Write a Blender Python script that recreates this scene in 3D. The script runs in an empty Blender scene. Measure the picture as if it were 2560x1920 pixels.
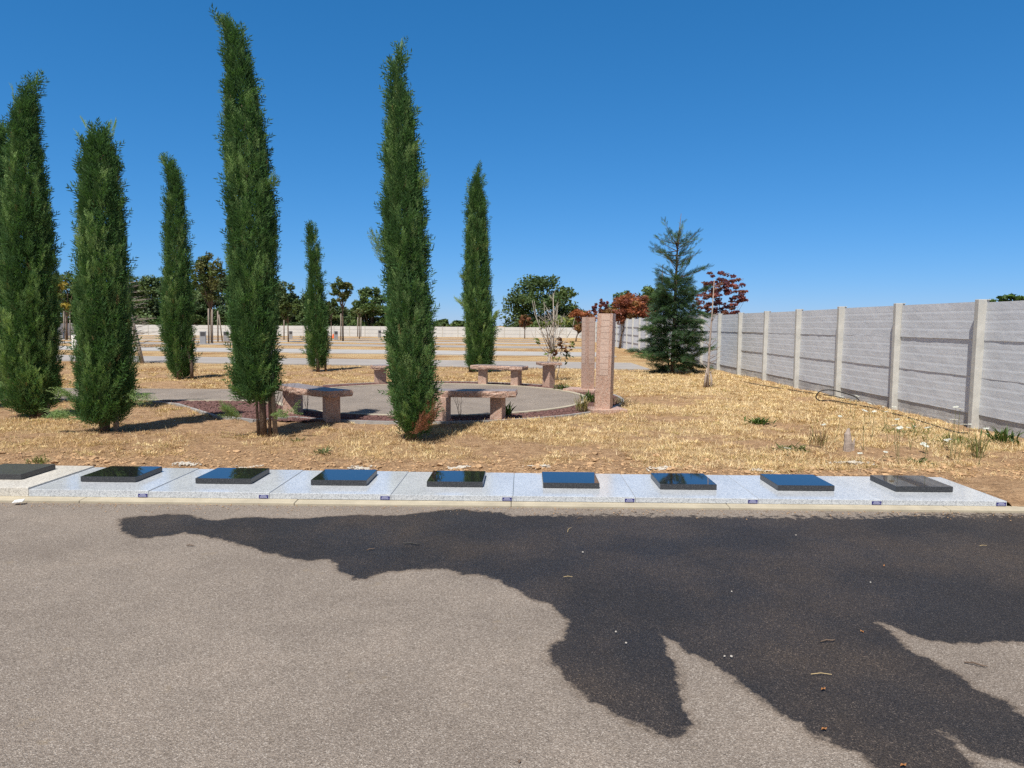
import bpy, math, random
import numpy as np
from mathutils import Matrix, Vector

# ------------------------------------------------------------------ camera, sky, sun, exposure
scene = bpy.context.scene
COL = scene.collection
F_PX, CX, CY = 1776.0, 1280.0, 960.0            # lens in pixels of the 2560 x 1920 photograph
PITCH, ROLL, CAM_H = math.radians(4.785), math.radians(0.38), 1.6
fw = Vector((0, math.cos(PITCH), -math.sin(PITCH)))
u0 = Vector((0, math.sin(PITCH), math.cos(PITCH)))
xr = Vector((1, 0, 0))
cr = xr*math.cos(ROLL) + u0*math.sin(ROLL)
cu = u0*math.cos(ROLL) - xr*math.sin(ROLL)
cam_d = bpy.data.cameras.new("camera")
cam = bpy.data.objects.new("camera", cam_d); COL.objects.link(cam)
cam_d.sensor_width = 36; cam_d.lens = 36*F_PX/2560
cam_d.clip_start = 0.05; cam_d.clip_end = 3000
cam.matrix_world = Matrix(((cr.x, cu.x, -fw.x, 0), (cr.y, cu.y, -fw.y, 0), (cr.z, cu.z, -fw.z, CAM_H), (0, 0, 0, 1)))
scene.camera = cam

SUN_AZ, SUN_EL = math.radians(202), math.radians(60)   # clockwise from +Y: behind the camera, to its left
sun_dir = Vector((math.sin(SUN_AZ)*math.cos(SUN_EL), math.cos(SUN_AZ)*math.cos(SUN_EL), math.sin(SUN_EL)))
world = bpy.data.worlds.new("World"); scene.world = world
world.use_nodes = True
wn = world.node_tree; wn.nodes.clear()
sky = wn.nodes.new("ShaderNodeTexSky"); sky.sky_type = 'NISHITA'
sky.sun_disc = False; sky.sun_elevation = SUN_EL; sky.sun_rotation = SUN_AZ
sky.altitude = 1500; sky.air_density = 1.0; sky.dust_density = 0.1; sky.ozone_density = 3.0
SKY_K = 0.115
sep = wn.nodes.new("ShaderNodeSeparateColor"); com = wn.nodes.new("ShaderNodeCombineColor"); wn.links.new(sky.outputs[0], sep.inputs[0])
for i_, (gm_, kk_) in enumerate(((1.24, .330), (.74, .472), (.71, .77))):      # clear, deep blue summer sky: one curve per channel
    p_ = wn.nodes.new("ShaderNodeMath"); p_.operation = 'MULTIPLY'; p_.inputs[1].default_value = SKY_K
    q_ = wn.nodes.new("ShaderNodeMath"); q_.operation = 'POWER'; q_.inputs[1].default_value = gm_
    w_ = wn.nodes.new("ShaderNodeMath"); w_.operation = 'MULTIPLY'; w_.inputs[1].default_value = kk_/SKY_K
    wn.links.new(sep.outputs[i_], p_.inputs[0]); wn.links.new(p_.outputs[0], q_.inputs[0]); wn.links.new(q_.outputs[0], w_.inputs[0]); wn.links.new(w_.outputs[0], com.inputs[i_])
# the half of the sky round the sun is whiter than the half away from it
tcw = wn.nodes.new("ShaderNodeTexCoord"); dt = wn.nodes.new("ShaderNodeVectorMath"); dt.operation = 'DOT_PRODUCT'; dt.inputs[1].default_value = sun_dir
wn.links.new(tcw.outputs['Generated'], dt.inputs[0])
mr = wn.nodes.new("ShaderNodeMapRange"); mr.inputs['From Min'].default_value = .05; mr.inputs['From Max'].default_value = .85; mr.inputs['To Max'].default_value = .8
wn.links.new(dt.outputs['Value'], mr.inputs['Value'])
bwn = wn.nodes.new("ShaderNodeRGBToBW"); wn.links.new(com.outputs[0], bwn.inputs[0])
wh = wn.nodes.new("ShaderNodeMix"); wh.data_type = 'RGBA'; wh.blend_type = 'MULTIPLY'; wh.inputs[0].default_value = 1; wh.inputs[7].default_value = (1.05, 1.02, .98, 1); wn.links.new(bwn.outputs[0], wh.inputs[6])
mxw = wn.nodes.new("ShaderNodeMix"); mxw.data_type = 'RGBA'; wn.links.new(mr.outputs[0], mxw.inputs[0]); wn.links.new(com.outputs[0], mxw.inputs[6]); wn.links.new(wh.outputs[2], mxw.inputs[7])
bg = wn.nodes.new("ShaderNodeBackground"); bg.inputs['Strength'].default_value = SKY_K
wo = wn.nodes.new("ShaderNodeOutputWorld")
wn.links.new(mxw.outputs[2], bg.inputs['Color']); wn.links.new(bg.outputs[0], wo.inputs['Surface'])
sd_ = bpy.data.lights.new("sun", 'SUN'); sd_.energy = 5.0; sd_.angle = math.radians(0.53); sd_.color = (1, 0.955, 0.88)
so = bpy.data.objects.new("sun", sd_); COL.objects.link(so)
so.rotation_euler = (-sun_dir).to_track_quat('-Z', 'Y').to_euler()
scene.view_settings.view_transform = 'Standard'; scene.view_settings.look = 'None'
scene.view_settings.exposure = 0.3; scene.view_settings.gamma = 1.0
scene.cycles.use_denoising = False
scene.cycles.max_bounces = 6; scene.cycles.transparent_max_bounces = 4
scene.cycles.sample_clamp_indirect = 6

# ------------------------------------------------------------------ helpers
def ray(u, v):
    return fw + cr*((u-CX)/F_PX) - cu*((v-CY)/F_PX)
def G(u, v, z=0.0):                              # a spot on level ground seen at that place of the photograph
    d = ray(u, v); t = (z-CAM_H)/d.z
    return Vector((d.x*t, d.y*t, z))
def P(u, v, Y):                                  # a spot at a known distance
    d = ray(u, v); t = Y/d.y
    return Vector((d.x*t, Y, CAM_H + d.z*t))
rng = np.random.default_rng(11)

def smooth(a, b, x):
    t = np.clip((np.asarray(x, float)-a)/(b-a), 0, 1); return t*t*(3-2*t)
def vnoise(x, y, seed=0):                        # 2-D value noise, 0..1
    x = np.asarray(x, float); y = np.asarray(y, float)
    xi = np.floor(x).astype(np.int64); yi = np.floor(y).astype(np.int64)
    fx = x-xi; fy = y-yi; fx = fx*fx*(3-2*fx); fy = fy*fy*(3-2*fy)
    def h(a, b):
        n = (a*374761393 + b*668265263 + seed*1442695041) & 0xffffffff
        n = ((n ^ (n >> 13))*1274126177) & 0xffffffff
        n = ((n ^ (n >> 16))*2246822519) & 0xffffffff
        return ((n ^ (n >> 15)) & 0xffffff)/float(0xffffff)
    return (h(xi, yi)*(1-fx)+h(xi+1, yi)*fx)*(1-fy) + (h(xi, yi+1)*(1-fx)+h(xi+1, yi+1)*fx)*fy
def fbm(x, y, seed=0, oct=4):
    s = 0; a = .5; t = 0
    for k in range(oct):
        s = s + a*vnoise(x*2**k, y*2**k, seed+k*17); t += a; a *= .5
    return s/t

def set_props(o, label=None, cat=None, group=None, kind=None):
    if label: o['label'] = label
    if cat: o['category'] = cat
    if group: o['group'] = group
    if kind: o['kind'] = kind
    return o
def thing(name, label, cat, loc=(0, 0, 0), rz=0.0, group=None):
    o = bpy.data.objects.new(name, None); COL.objects.link(o)
    o.empty_display_size = .2
    o.location = loc; o.rotation_euler = (0, 0, rz)
    return set_props(o, label, cat, group)
def link(name, me, m, parent=None, loc=None):
    o = bpy.data.objects.new(name, me); COL.objects.link(o)
    if m is not None and not me.materials: me.materials.append(m)
    if parent is not None: o.parent = parent
    if loc is not None: o.location = loc
    return o
class MB:
    def __init__(s): s.v = []; s.f = []
    def add(s, vs, fs):
        n = len(s.v); s.v += [tuple(p) for p in vs]; s.f += [tuple(i+n for i in f) for f in fs]; return s
    def box(s, c, size, rz=0.0):
        hx, hy, hz = (a/2 for a in size); cs, sn = math.cos(rz), math.sin(rz)
        vs = []
        for z in (-hz, hz):
            for x, y in ((-hx, -hy), (hx, -hy), (hx, hy), (-hx, hy)):
                vs.append((c[0]+x*cs-y*sn, c[1]+x*sn+y*cs, c[2]+z))
        return s.add(vs, [(3, 2, 1, 0), (4, 5, 6, 7), (0, 1, 5, 4), (1, 2, 6, 5), (2, 3, 7, 6), (3, 0, 4, 7)])
    def tube(s, pts, rad, seg=6, cap=True):
        pts = [Vector(p) for p in pts]
        if not hasattr(rad, '__len__'): rad = [rad]*len(pts)
        rings = []; up = Vector((0.13, 0.21, 0.97)).normalized()
        for i, p in enumerate(pts):
            d = (pts[min(i+1, len(pts)-1)]-pts[max(i-1, 0)])
            d = d.normalized() if d.length > 1e-9 else Vector((0, 0, 1))
            a = d.cross(up)
            if a.length < 1e-3: a = d.cross(Vector((1, 0, 0)))
            a.normalize(); b = a.cross(d)
            rings.append([p + (a*math.cos(2*math.pi*k/seg)+b*math.sin(2*math.pi*k/seg))*rad[i] for k in range(seg)])
        vs = [q for r in rings for q in r]; fs = []
        for i in range(len(pts)-1):
            for k in range(seg):
                fs.append((i*seg+k, i*seg+(k+1) % seg, (i+1)*seg+(k+1) % seg, (i+1)*seg+k))
        if cap:
            fs.append(tuple(range(seg))[::-1]); fs.append(tuple((len(pts)-1)*seg+k for k in range(seg)))
        return s.add(vs, fs)
    def mesh(s, name, smooth_=False):
        me = bpy.data.meshes.new(name); me.from_pydata(s.v, [], s.f); me.update()
        if smooth_: me.polygons.foreach_set("use_smooth", [True]*len(me.polygons))
        return me
    def build(s, name, m, parent=None, loc=None, smooth_=False, bevel=0.0, seg=2):
        o = link(name, s.mesh(name, smooth_), m, parent, loc)
        if bevel:
            b = o.modifiers.new("bevel", 'BEVEL'); b.width = bevel; b.segments = seg; b.limit_method = 'ANGLE'
        return o
def np_mesh(name, V, n_per_face, colors=None, smooth_=False):
    """V: (faces, n_per_face, 3); colors: (faces, 3)"""
    nf = V.shape[0]; nv = nf*n_per_face
    me = bpy.data.meshes.new(name)
    me.vertices.add(nv); me.vertices.foreach_set("co", np.ascontiguousarray(V, dtype=np.float32).ravel())
    me.loops.add(nv); me.loops.foreach_set("vertex_index", np.arange(nv, dtype=np.int32))
    me.polygons.add(nf); me.polygons.foreach_set("loop_start", np.arange(0, nv, n_per_face, dtype=np.int32))
    if colors is not None:
        at = me.attributes.new("tint", 'FLOAT_COLOR', 'POINT')
        c = np.ones((nf, n_per_face, 4), np.float32); c[:, :, :3] = colors[:, None, :]
        at.data.foreach_set("color", c.ravel())
    me.update(calc_edges=True); return me
def grid_mesh(name, xs, ys, zf, skip=None, attrs=None):
    X, Y = np.meshgrid(xs, ys); Z = zf(X, Y)
    nx, ny = len(xs), len(ys)
    co = np.stack([X, Y, Z], -1).reshape(-1, 3).astype(np.float32)
    i = np.arange(nx*ny).reshape(ny, nx)
    q = np.stack([i[:-1, :-1], i[:-1, 1:], i[1:, 1:], i[1:, :-1]], -1).reshape(-1, 4)
    if skip is not None:
        cx = (X[:-1, :-1]+X[1:, 1:])/2; cy = (Y[:-1, :-1]+Y[1:, 1:])/2
        q = q[~skip(cx, cy).ravel()]
    me = bpy.data.meshes.new(name)
    me.vertices.add(len(co)); me.vertices.foreach_set("co", co.ravel())
    me.loops.add(q.size); me.loops.foreach_set("vertex_index", q.astype(np.int32).ravel())
    me.polygons.add(len(q)); me.polygons.foreach_set("loop_start", np.arange(0, q.size, 4, dtype=np.int32))
    me.polygons.foreach_set("use_smooth", np.ones(len(q), bool))
    for k, val in (attrs or {}).items():
        a = me.attributes.new(k, 'FLOAT', 'POINT'); a.data.foreach_set("value", np.asarray(val(X, Y), np.float32).ravel())
    me.update(calc_edges=True); return me

# ------------------------------------------------------------------ materials
class Nodes:
    def __init__(s, name, rough=0.8, spec=0.3):
        s.m = bpy.data.materials.new(name); s.m.use_nodes = True; s.t = s.m.node_tree
        s.b = s.t.nodes['Principled BSDF']; s.out = s.t.nodes['Material Output']
        s.b.inputs['Roughness'].default_value = rough; s.b.inputs['Specular IOR Level'].default_value = spec
        s.tc = s.t.nodes.new("ShaderNodeTexCoord"); s.co = s.tc.outputs['Object']
    def n(s, typ, **kw):
        x = s.t.nodes.new(typ)
        for k, v in kw.items(): setattr(x, k, v)
        return x
    def l(s, a, b): s.t.links.new(a, b)
    def noise(s, scale, detail=3, rough=.6, co=None):
        x = s.n("ShaderNodeTexNoise"); x.inputs['Scale'].default_value = scale; x.inputs['Detail'].default_value = detail
        x.inputs['Roughness'].default_value = rough; s.l(co or s.co, x.inputs['Vector']); return x.outputs['Fac']
    def voro(s, scale, out='Color', co=None):
        x = s.n("ShaderNodeTexVoronoi"); x.inputs['Scale'].default_value = scale; s.l(co or s.co, x.inputs['Vector']); return x.outputs[out]
    def ramp(s, fac, stops, interp='LINEAR'):
        r = s.n("ShaderNodeValToRGB"); r.color_ramp.interpolation = interp
        e = r.color_ramp.elements
        while len(e) > len(stops): e.remove(e[-1])
        while len(e) < len(stops): e.new(.5)
        for k, (p, c) in enumerate(stops):
            e[k].position = p; e[k].color = (*c, 1) if len(c) == 3 else c
        s.l(fac, r.inputs['Fac']); return r.outputs['Color']
    def bw(s, fac, a, b):
        x = s.n("ShaderNodeMapRange"); x.inputs['From Min'].default_value = a; x.inputs['From Max'].default_value = b
        s.l(fac, x.inputs['Value']); return x.outputs['Result']
    def mix(s, fac, a, b, mode='MIX'):
        x = s.n("ShaderNodeMix", data_type='RGBA', blend_type=mode)
        for sock, val in ((x.inputs[0], fac), (x.inputs[6], a), (x.inputs[7], b)):
            if isinstance(val, (int, float)): sock.default_value = val
            elif isinstance(val, tuple): sock.default_value = (*val, 1)
            else: s.l(val, sock)
        return x.outputs[2]
    def math(s, op, a, b=0.0):
        x = s.n("ShaderNodeMath", operation=op)
        for sock, val in ((x.inputs[0], a), (x.inputs[1], b)):
            if isinstance(val, (int, float)): sock.default_value = val
            else: s.l(val, sock)
        return x.outputs[0]
    def sep(s, c):
        x = s.n("ShaderNodeSeparateColor"); s.l(c, x.inputs[0]); return x.outputs
    def attr(s, name, out='Fac'):
        x = s.n("ShaderNodeAttribute", attribute_name=name); return x.outputs[out]
    def base(s, c):
        if isinstance(c, tuple): s.b.inputs['Base Color'].default_value = (*c, 1)
        else: s.l(c, s.b.inputs['Base Color'])
        return s
    def rough(s, v):
        if isinstance(v, (int, float)): s.b.inputs['Roughness'].default_value = v
        else: s.l(v, s.b.inputs['Roughness'])
        return s
    def bump(s, h, strength=.5, dist=.01, prev=None):
        x = s.n("ShaderNodeBump"); x.inputs['Strength'].default_value = strength; x.inputs['Distance'].default_value = dist
        s.l(h, x.inputs['Height'])
        if prev is not None: s.l(prev, x.inputs['Normal'])
        s.l(x.outputs[0], s.b.inputs['Normal']); return x.outputs[0]

def m_plain(name, c, rough=.8, var=.25, scale=8, bump=.3, dist=.004, bscale=60):
    k = Nodes(name, rough)
    k.base(k.mix(k.bw(k.noise(scale, 5), .3, .7), tuple(a*(1-var) for a in c), tuple(min(1, a*(1+var)) for a in c)))
    if bump: k.bump(k.noise(bscale, 4), bump, dist)
    return k.m

def m_asphalt(name, wet=False):
    k = Nodes(name, .9, .25)
    grain = k.sep(k.voro(210))
    dry = k.ramp(grain[0], [(0, (.14, .117, .098)), (.4, (.24, .203, .172)), (.84, (.3, .258, .222)), (.975, (.45, .405, .36))])
    big = k.bw(k.noise(1.1, 7, .68), .28, .72)
    dry = k.mix(1.0, dry, k.ramp(big, [(0, (.78, .76, .75)), (.5, (.97, .955, .94)), (1, (1.14, 1.11, 1.08))]), 'MULTIPLY')
    spots = k.bw(k.noise(5.5, 3), .66, .74)
    dry = k.mix(k.math('MULTIPLY', spots, .35), dry, (.26, .2, .13))
    hgt = k.math('ADD', k.voro(210, 'Distance'), k.math('MULTIPLY', k.voro(95, 'Distance'), .7))
    if not wet:
        k.base(dry); k.bump(hgt, .7, .006); return k.m
    wetc = k.ramp(grain[1], [(0, (.015, .013, .012)), (.6, (.031, .0275, .0255)), (.92, (.05, .044, .04)), (1, (.12, .105, .092))])
    wetc = k.mix(k.bw(k.noise(.9, 5), .42, .66), k.mix(1.0, wetc, (.88, .87, .92), 'MULTIPLY'), k.mix(1.0, wetc, (1.75, 1.52, 1.3), 'MULTIPLY'))
    s = k.attr("wet")
    s = k.math('ADD', s, k.math('MULTIPLY', k.math('SUBTRACT', k.noise(20, 6, .72), .5), .13))
    s = k.math('ADD', s, k.math('MULTIPLY', k.math('SUBTRACT', k.noise(6, 3, .5), .5), .10))
    band = k.attr("mottle")
    s = k.math('ADD', s, k.math('MULTIPLY', k.math('MULTIPLY', k.math('SUBTRACT', k.noise(14, 7, .8), .52), 1.7), band))
    damp = k.bw(s, -.05, .0)
    s = k.bw(s, -.01, .014)
    dry = k.mix(k.math('MULTIPLY', damp, .55), dry, k.mix(1.0, dry, (.62, .56, .5), 'MULTIPLY'))
    k.base(k.mix(s, dry, wetc))
    k.rough(k.bw(s, 0, 1)); 
    r = k.n("ShaderNodeMapRange"); k.l(s, r.inputs['Value']); r.inputs['To Min'].default_value = .92; r.inputs['To Max'].default_value = .5
    k.rough(k.math('ADD', r.outputs[0], k.math('MULTIPLY', k.math('SUBTRACT', k.noise(1.3, 4), .5), .5)))
    k.bump(hgt, .8, .006)
    return k.m

def m_granite(name, stops, scale, rough, spec=.5, bump=0, big=None):
    k = Nodes(name, rough, spec)
    c = k.ramp(k.sep(k.voro(scale))[0], stops, 'CONSTANT')
    c2 = k.ramp(k.sep(k.voro(scale*2.3))[1], stops, 'CONSTANT')
    c = k.mix(.5, c, c2)
    c = k.mix(1.0, c, k.ramp(k.noise(big or 2.0, 4), [(.3, (.88, .88, .88)), (.7, (1.1, 1.1, 1.1))]), 'MULTIPLY')
    k.base(c)
    if bump: k.bump(k.math('ADD', k.noise(25, 6, .7), k.math('MULTIPLY', k.noise(120, 3), .4)), .8, bump)
    return k.m

def m_leaf(name, rough=.6, trans=.25, gain=(1, 1, 1)):
    k = Nodes(name, rough, .25)
    c = k.mix(1.0, k.attr("tint", 'Color'), gain, 'MULTIPLY')
    k.base(c)
    tr = k.n("ShaderNodeBsdfTranslucent"); k.l(k.mix(1.0, c, (1.25, 1.35, .7), 'MULTIPLY'), tr.inputs['Color'])
    mx = k.n("ShaderNodeMixShader"); mx.inputs[0].default_value = trans
    k.l(k.b.outputs[0], mx.inputs[1]); k.l(tr.outputs[0], mx.inputs[2]); k.l(mx.outputs[0], k.out.inputs['Surface'])
    return k.m

def m_ground():
    k = Nodes("dry_lawn", .95, .15)
    g = k.attr("grassy")
    n1 = k.noise(35, 6, .7); n2 = k.noise(6, 5, .65); n3 = k.noise(90, 4, .7)
    soil = k.ramp(n2, [(.25, (.24, .145, .08)), (.5, (.41, .262, .15)), (.75, (.55, .38, .23))])
    soil = k.mix(1.0, soil, k.ramp(n1, [(.3, (.48, .44, .4)), (.52, (1, 1, 1)), (.75, (1.3, 1.26, 1.18))]), 'MULTIPLY')
    st = k.n("ShaderNodeTexNoise"); st.inputs['Scale'].default_value = 60; st.inputs['Detail'].default_value = 4; st.inputs['Distortion'].default_value = 2.5
    k.l(k.co, st.inputs['Vector'])
    straw = k.ramp(st.outputs['Fac'], [(.3, (.11, .065, .03)), (.44, (.37, .24, .12)), (.6, (.64, .48, .26)), (.8, (.82, .67, .42))])
    straw = k.mix(k.bw(k.noise(.35, 5), .42, .68), straw, k.mix(1.0, straw, (.6, .46, .36), 'MULTIPLY'))
    f = k.math('ADD', g, k.math('MULTIPLY', k.math('SUBTRACT', n2, .5), .9))
    k.base(k.mix(k.bw(f, .25, .62), soil, straw))
    b1 = k.bump(k.math('ADD', k.math('MULTIPLY', n2, 2.0), k.math('ADD', n1, k.math('MULTIPLY', n3, .6))), .9, .035)
    return k.m

M = {}
M['asphalt'] = m_asphalt("road_asphalt", True)
M['patio'] = m_asphalt("patio_asphalt")
M['path'] = m_plain("path_asphalt", (.31, .285, .265), .9, .12, .8, .3, .01, 40)
M['pale_path'] = m_plain("path_concrete", (.37, .355, .34), .9, .1, .8, .2, .01, 40)
M['ground'] = m_ground()
M['kerb'] = m_plain("kerb_concrete", (.40, .355, .27), .85, .14, 5, .4, .004, 90)
M['grey_kerb'] = m_plain("edging_concrete", (.3, .29, .28), .85, .2, 6, .4, .004, 90)
M['wall'] = None
M['slab'] = m_granite("pale_granite", [(0, (.24, .255, .28)), (.2, (.40, .425, .46)), (.42, (.53, .56, .6)), (.72, (.64, .665, .69))], 135, .16, .5, 0, 1.3)
M['black'] = m_granite("black_granite", [(0, (.006, .007, .008)), (.5, (.014, .015, .016)), (.85, (.03, .032, .034)), (.96, (.07, .07, .072))], 210, .03, 1.0)
M["black"].node_tree.nodes["Principled BSDF"].inputs["IOR"].default_value = 2.4
M['black_side'] = m_granite("black_granite_sawn", [(0, (.026, .027, .03)), (.5, (.046, .047, .051)), (.85, (.075, .077, .08)), (.96, (.14, .14, .142))], 180, .3, .4)
PINK = [(0, (.14, .085, .068)), (.13, (.36, .22, .165)), (.38, (.49, .29, .21)), (.62, (.5, .37, .3)), (.86, (.58, .47, .4))]
M['pink'] = m_granite("pink_granite", PINK, 75, .5, .4)
M['pink_rough'] = m_granite("pink_granite_hewn", [(p, tuple(a*.95 for a in c)) for p, c in PINK], 60, .75, .3, .02)
M['pink_flamed'] = m_granite("pink_granite_plate", [(p, (min(1, c[0]*.85+.13), c[1]*.85+.12, c[2]*.85+.11)) for p, c in PINK], 120, .5, .4)
M['mulch'] = m_plain("red_mulch", (.16, .085, .075), .9, .55, 40, .9, .03, 45)
M['bark'] = m_plain("bark_brown", (.14, .1, .075), .9, .35, 25, .8, .02, 30)
M['bark_grey'] = m_plain("bark_grey", (.33, .29, .25), .9, .3, 18, .8, .015, 30)
M['bark_pale'] = m_plain("bark_pale", (.46, .4, .34), .85, .25, 18, .5, .01, 30)
M['stake'] = m_plain("stake_wood", (.24, .2, .165), .9, .3, 15, .6, .01, 35)
M['leaf'] = m_leaf("leaf", .55, .25)
M['grass'] = m_leaf("grass_blade", .8, .15)
M['cypress'] = m_leaf("cypress_spray", .6, .3, (1.0, 1.02, 1.12))
M['clod'] = m_plain("soil_clod", (.42, .27, .15), .95, .35, 12, .6, .01, 60)
M['mortar'] = m_plain("mortar", (.5, .46, .4), .95, .2, 30, .6, .01, 80)
M['white'] = m_plain("white_card", (.8, .8, .79), .6, .03, 5, 0)
M['sticker'] = m_plain("sticker_blue", (.012, .012, .14), .35, .1, 5, 0)
M['sticker_ink'] = m_plain("sticker_white", (.42, .44, .62), .4, .02, 5, 0)
M['hose'] = m_plain("black_hose", (.02, .02, .02), .5, .2, 5, 0)
M['bollard'] = m_plain("bollard_grey", (.3, .3, .31), .6, .1, 5, 0)
M['bollard_cap'] = m_plain("bollard_dark", (.07, .07, .075), .5, .1, 5, 0)
M['orange'] = m_plain("orange_plastic", (.75, .16, .05), .5, .05, 5, 0)
M['dead_wood'] = m_plain("weathered_wood", (.34, .28, .24), .9, .3, 20, .6, .01, 40)
k = Nodes("wall_concrete", .92, .2)
c = k.mix(k.bw(k.noise(1.1, 5), .3, .7), (.56, .59, .635), (.65, .68, .725))
c = k.mix(k.math('MULTIPLY', k.bw(k.noise(14, 5, .75), .5, .75), .2), c, (.68, .685, .69))
wv = k.n("ShaderNodeMapping"); wv.inputs['Scale'].default_value = (1, .5, 6); k.l(k.co, wv.inputs['Vector'])
c = k.mix(k.math('MULTIPLY', k.bw(k.noise(2.2, 4, .6, wv.outputs[0]), .55, .75), .14), c, (.42, .43, .44))
k.base(c); k.bump(k.math('ADD', k.noise(38, 6, .75), k.noise(9, 4)), .4, .006)
M['wall'] = k.m
M['wall_base'] = m_plain('wall_concrete_stain_shade', (.44, .44, .44), .92, .22, 3, .6, .012, 38)  # bottom panels: staining, with some of the shade put into the darker colour
M['post'] = m_plain("post_concrete", (.47, .465, .44), .9, .16, 5, .5, .004, 80)
M['far_wall'] = m_plain("far_wall_concrete", (.56, .565, .56), .9, .08, .7, .3, .02, 10)

# ------------------------------------------------------------------ lay of the land
ROAD_Z, KERB_Z, LAWN_Z = -0.07, -0.045, 0.0
fa = G(62*1.1573, 1072.4*1.1573, KERB_Z); fb = G(2175*1.1573, 1094*1.1573, KERB_Z)
ROW_X1 = fb.x; SL_W = (fb.x-fa.x)/8.0
ROW_Y = (fa.y+fb.y)/2; ROW_SL = (fb.y-fa.y)/(fb.x-fa.x)
SL_D = 1.04
ROW_X0 = ROW_X1-9*SL_W-.02
def row_y(x): return ROW_Y + ROW_SL*(x-(fa.x+fb.x)/2)
PC = (-1.70, 15.5); PR = 3.25                     # the round patio
PATHS = [(28.4, 4.4), (39.3, 5.0), (50.5, 4.0), (62.0, 3.6), (75.0, 3.5), (90.0, 3.0)]
P_SL = -0.14
def terrain(x, y): return -0.42*smooth(48, 112, y) + 0*np.asarray(x)
def wall_x(y): return 7.42 + 0.008*(np.asarray(y, float)-11) + 2.2*smooth(52, 112, y)
FAN = [(-7.4, 14.35), (-6.5, 13.75), (-5.05, 12.05), (-4.2, 11.55), (-3.2, 11.45), (-2.2, 12.2), (-3.8, 13.0), (-4.55, 13.75), (-5.2, 14.3)]
def in_poly(x, y, poly):
    x = np.asarray(x, float); y = np.asarray(y, float); r = np.zeros(x.shape, bool); n = len(poly)
    for i in range(n):
        x1, y1 = poly[i]; x2, y2 = poly[(i+1) % n]
        cnd = ((y1 > y) != (y2 > y)) & (x < (x2-x1)*(y-y1)/(y2-y1+1e-12)+x1); r ^= cnd
    return r
def paved(x, y):
    x = np.asarray(x, float); y = np.asarray(y, float)
    d = np.hypot(x-PC[0], y-PC[1]); r = d < PR+.86
    r |= (x < PC[0]) & (y > 14.3) & (y < 17.15)
    r |= in_poly(x, y, FAN)
    for c, w in PATHS: r |= (np.abs(y-(c+P_SL*x)) < w/2) & (x < 5.6)
    return r
def grassy(x, y):
    g = .30 + .42*smooth(-3.5, 2.5, x + .8*(fbm(x*.4, y*.4, 3)-.5)*6) + .22*smooth(11, 14, y)
    g = g + 1.1*(fbm(x*.55, y*.55, 5)-.5) + .5*(fbm(x*2.2, y*2.2, 8)-.5)
    strip = smooth(.1, 1.1-.6*smooth(-1, 2.5, x), y-(row_y(x)+SL_D) + 1.1*(fbm(x*1.3, y*1.3, 9)-.5))
    right = smooth(ROW_X1-.1, ROW_X1+.6, x)
    g = g*(np.maximum(strip, right*.85)) 
    g = g*(1-.7*smooth(.5, .7, fbm(x*.9+7, y*.9, 21)))
    return np.clip(g, 0, 1)
def lawn_z(x, y):
    z = terrain(x, y)
    near = 1-smooth(22, 30, y)
    bumps = .06*(fbm(x*.9, y*.9, 31)-.5) + .085*(fbm(x*4, y*4, 33, 3)-.5)
    bare = 1-smooth(.1, 1.4, y-(row_y(x)+SL_D))
    bumps = bumps + bare*.05*(fbm(x*9, y*9, 35, 3)-.45)
    dback = y-(row_y(x)+SL_D)
    bumps = np.where((x < ROW_X1+.3) & (dback > -.02), (bumps+.012)*smooth(.0, .16, dback)-.012, bumps)
    edge = smooth(0.0, .3, y-(row_y(x)+.0))
    z = z + near*bumps
    z = np.where(paved(x, y), terrain(x, y)-.035, z)
    return np.where((x > ROW_X1+.02) & (y < row_y(x)+SL_D), np.minimum(z, -.045+.055*edge+.4*bumps), z)

def lines(spec):
    out = []
    for a, b, n in spec: out += list(np.linspace(a, b, n, endpoint=False))
    return np.array(out + [spec[-1][1]])
# ground: one sheet from the kerb to the horizon; the sheet is sheared so that its first row follows the kerb
gx = np.unique(np.concatenate([lines([(-700, -60, 8), (-60, -14, 24), (-14, -8, 40), (-8, 8, 190), (8, 14, 30), (14, 60, 20), (60, 700, 8)]), [ROW_X1, ROW_X1+.02, ROW_X0, ROW_X0-.02]]))
gy = lines([(0, SL_D, 10), (SL_D, 8, 95), (8, 14, 60), (14, 24, 50), (24, 50, 30), (50, 115, 24), (115, 900, 12)])
def shear(me):
    n = len(me.vertices); co = np.empty(n*3, np.float32); me.vertices.foreach_get("co", co); return co.reshape(-1, 3)
Xg, Yg = np.meshgrid(gx, gy)
me = grid_mesh("ground", gx, gy, lambda X, Y: lawn_z(X, Y+row_y(np.clip(X, -12, 12))),
               skip=lambda cx, cy: (cx < ROW_X1+.01) & (cy < SL_D) & (cx > ROW_X0-.01),
               attrs={"grassy": lambda X, Y: np.where(Y > 18, .75, 0)+np.where(Y > 18, 0, 1)*grassy(X, Y+row_y(np.clip(X, -12, 12)))})
co = shear(me); co[:, 1] += row_y(np.clip(co[:, 0], -12, 12)); me.vertices.foreach_set("co", co.ravel()); me.update()
ground = link("ground", me, M['ground']); ground['kind'] = 'structure'

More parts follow.
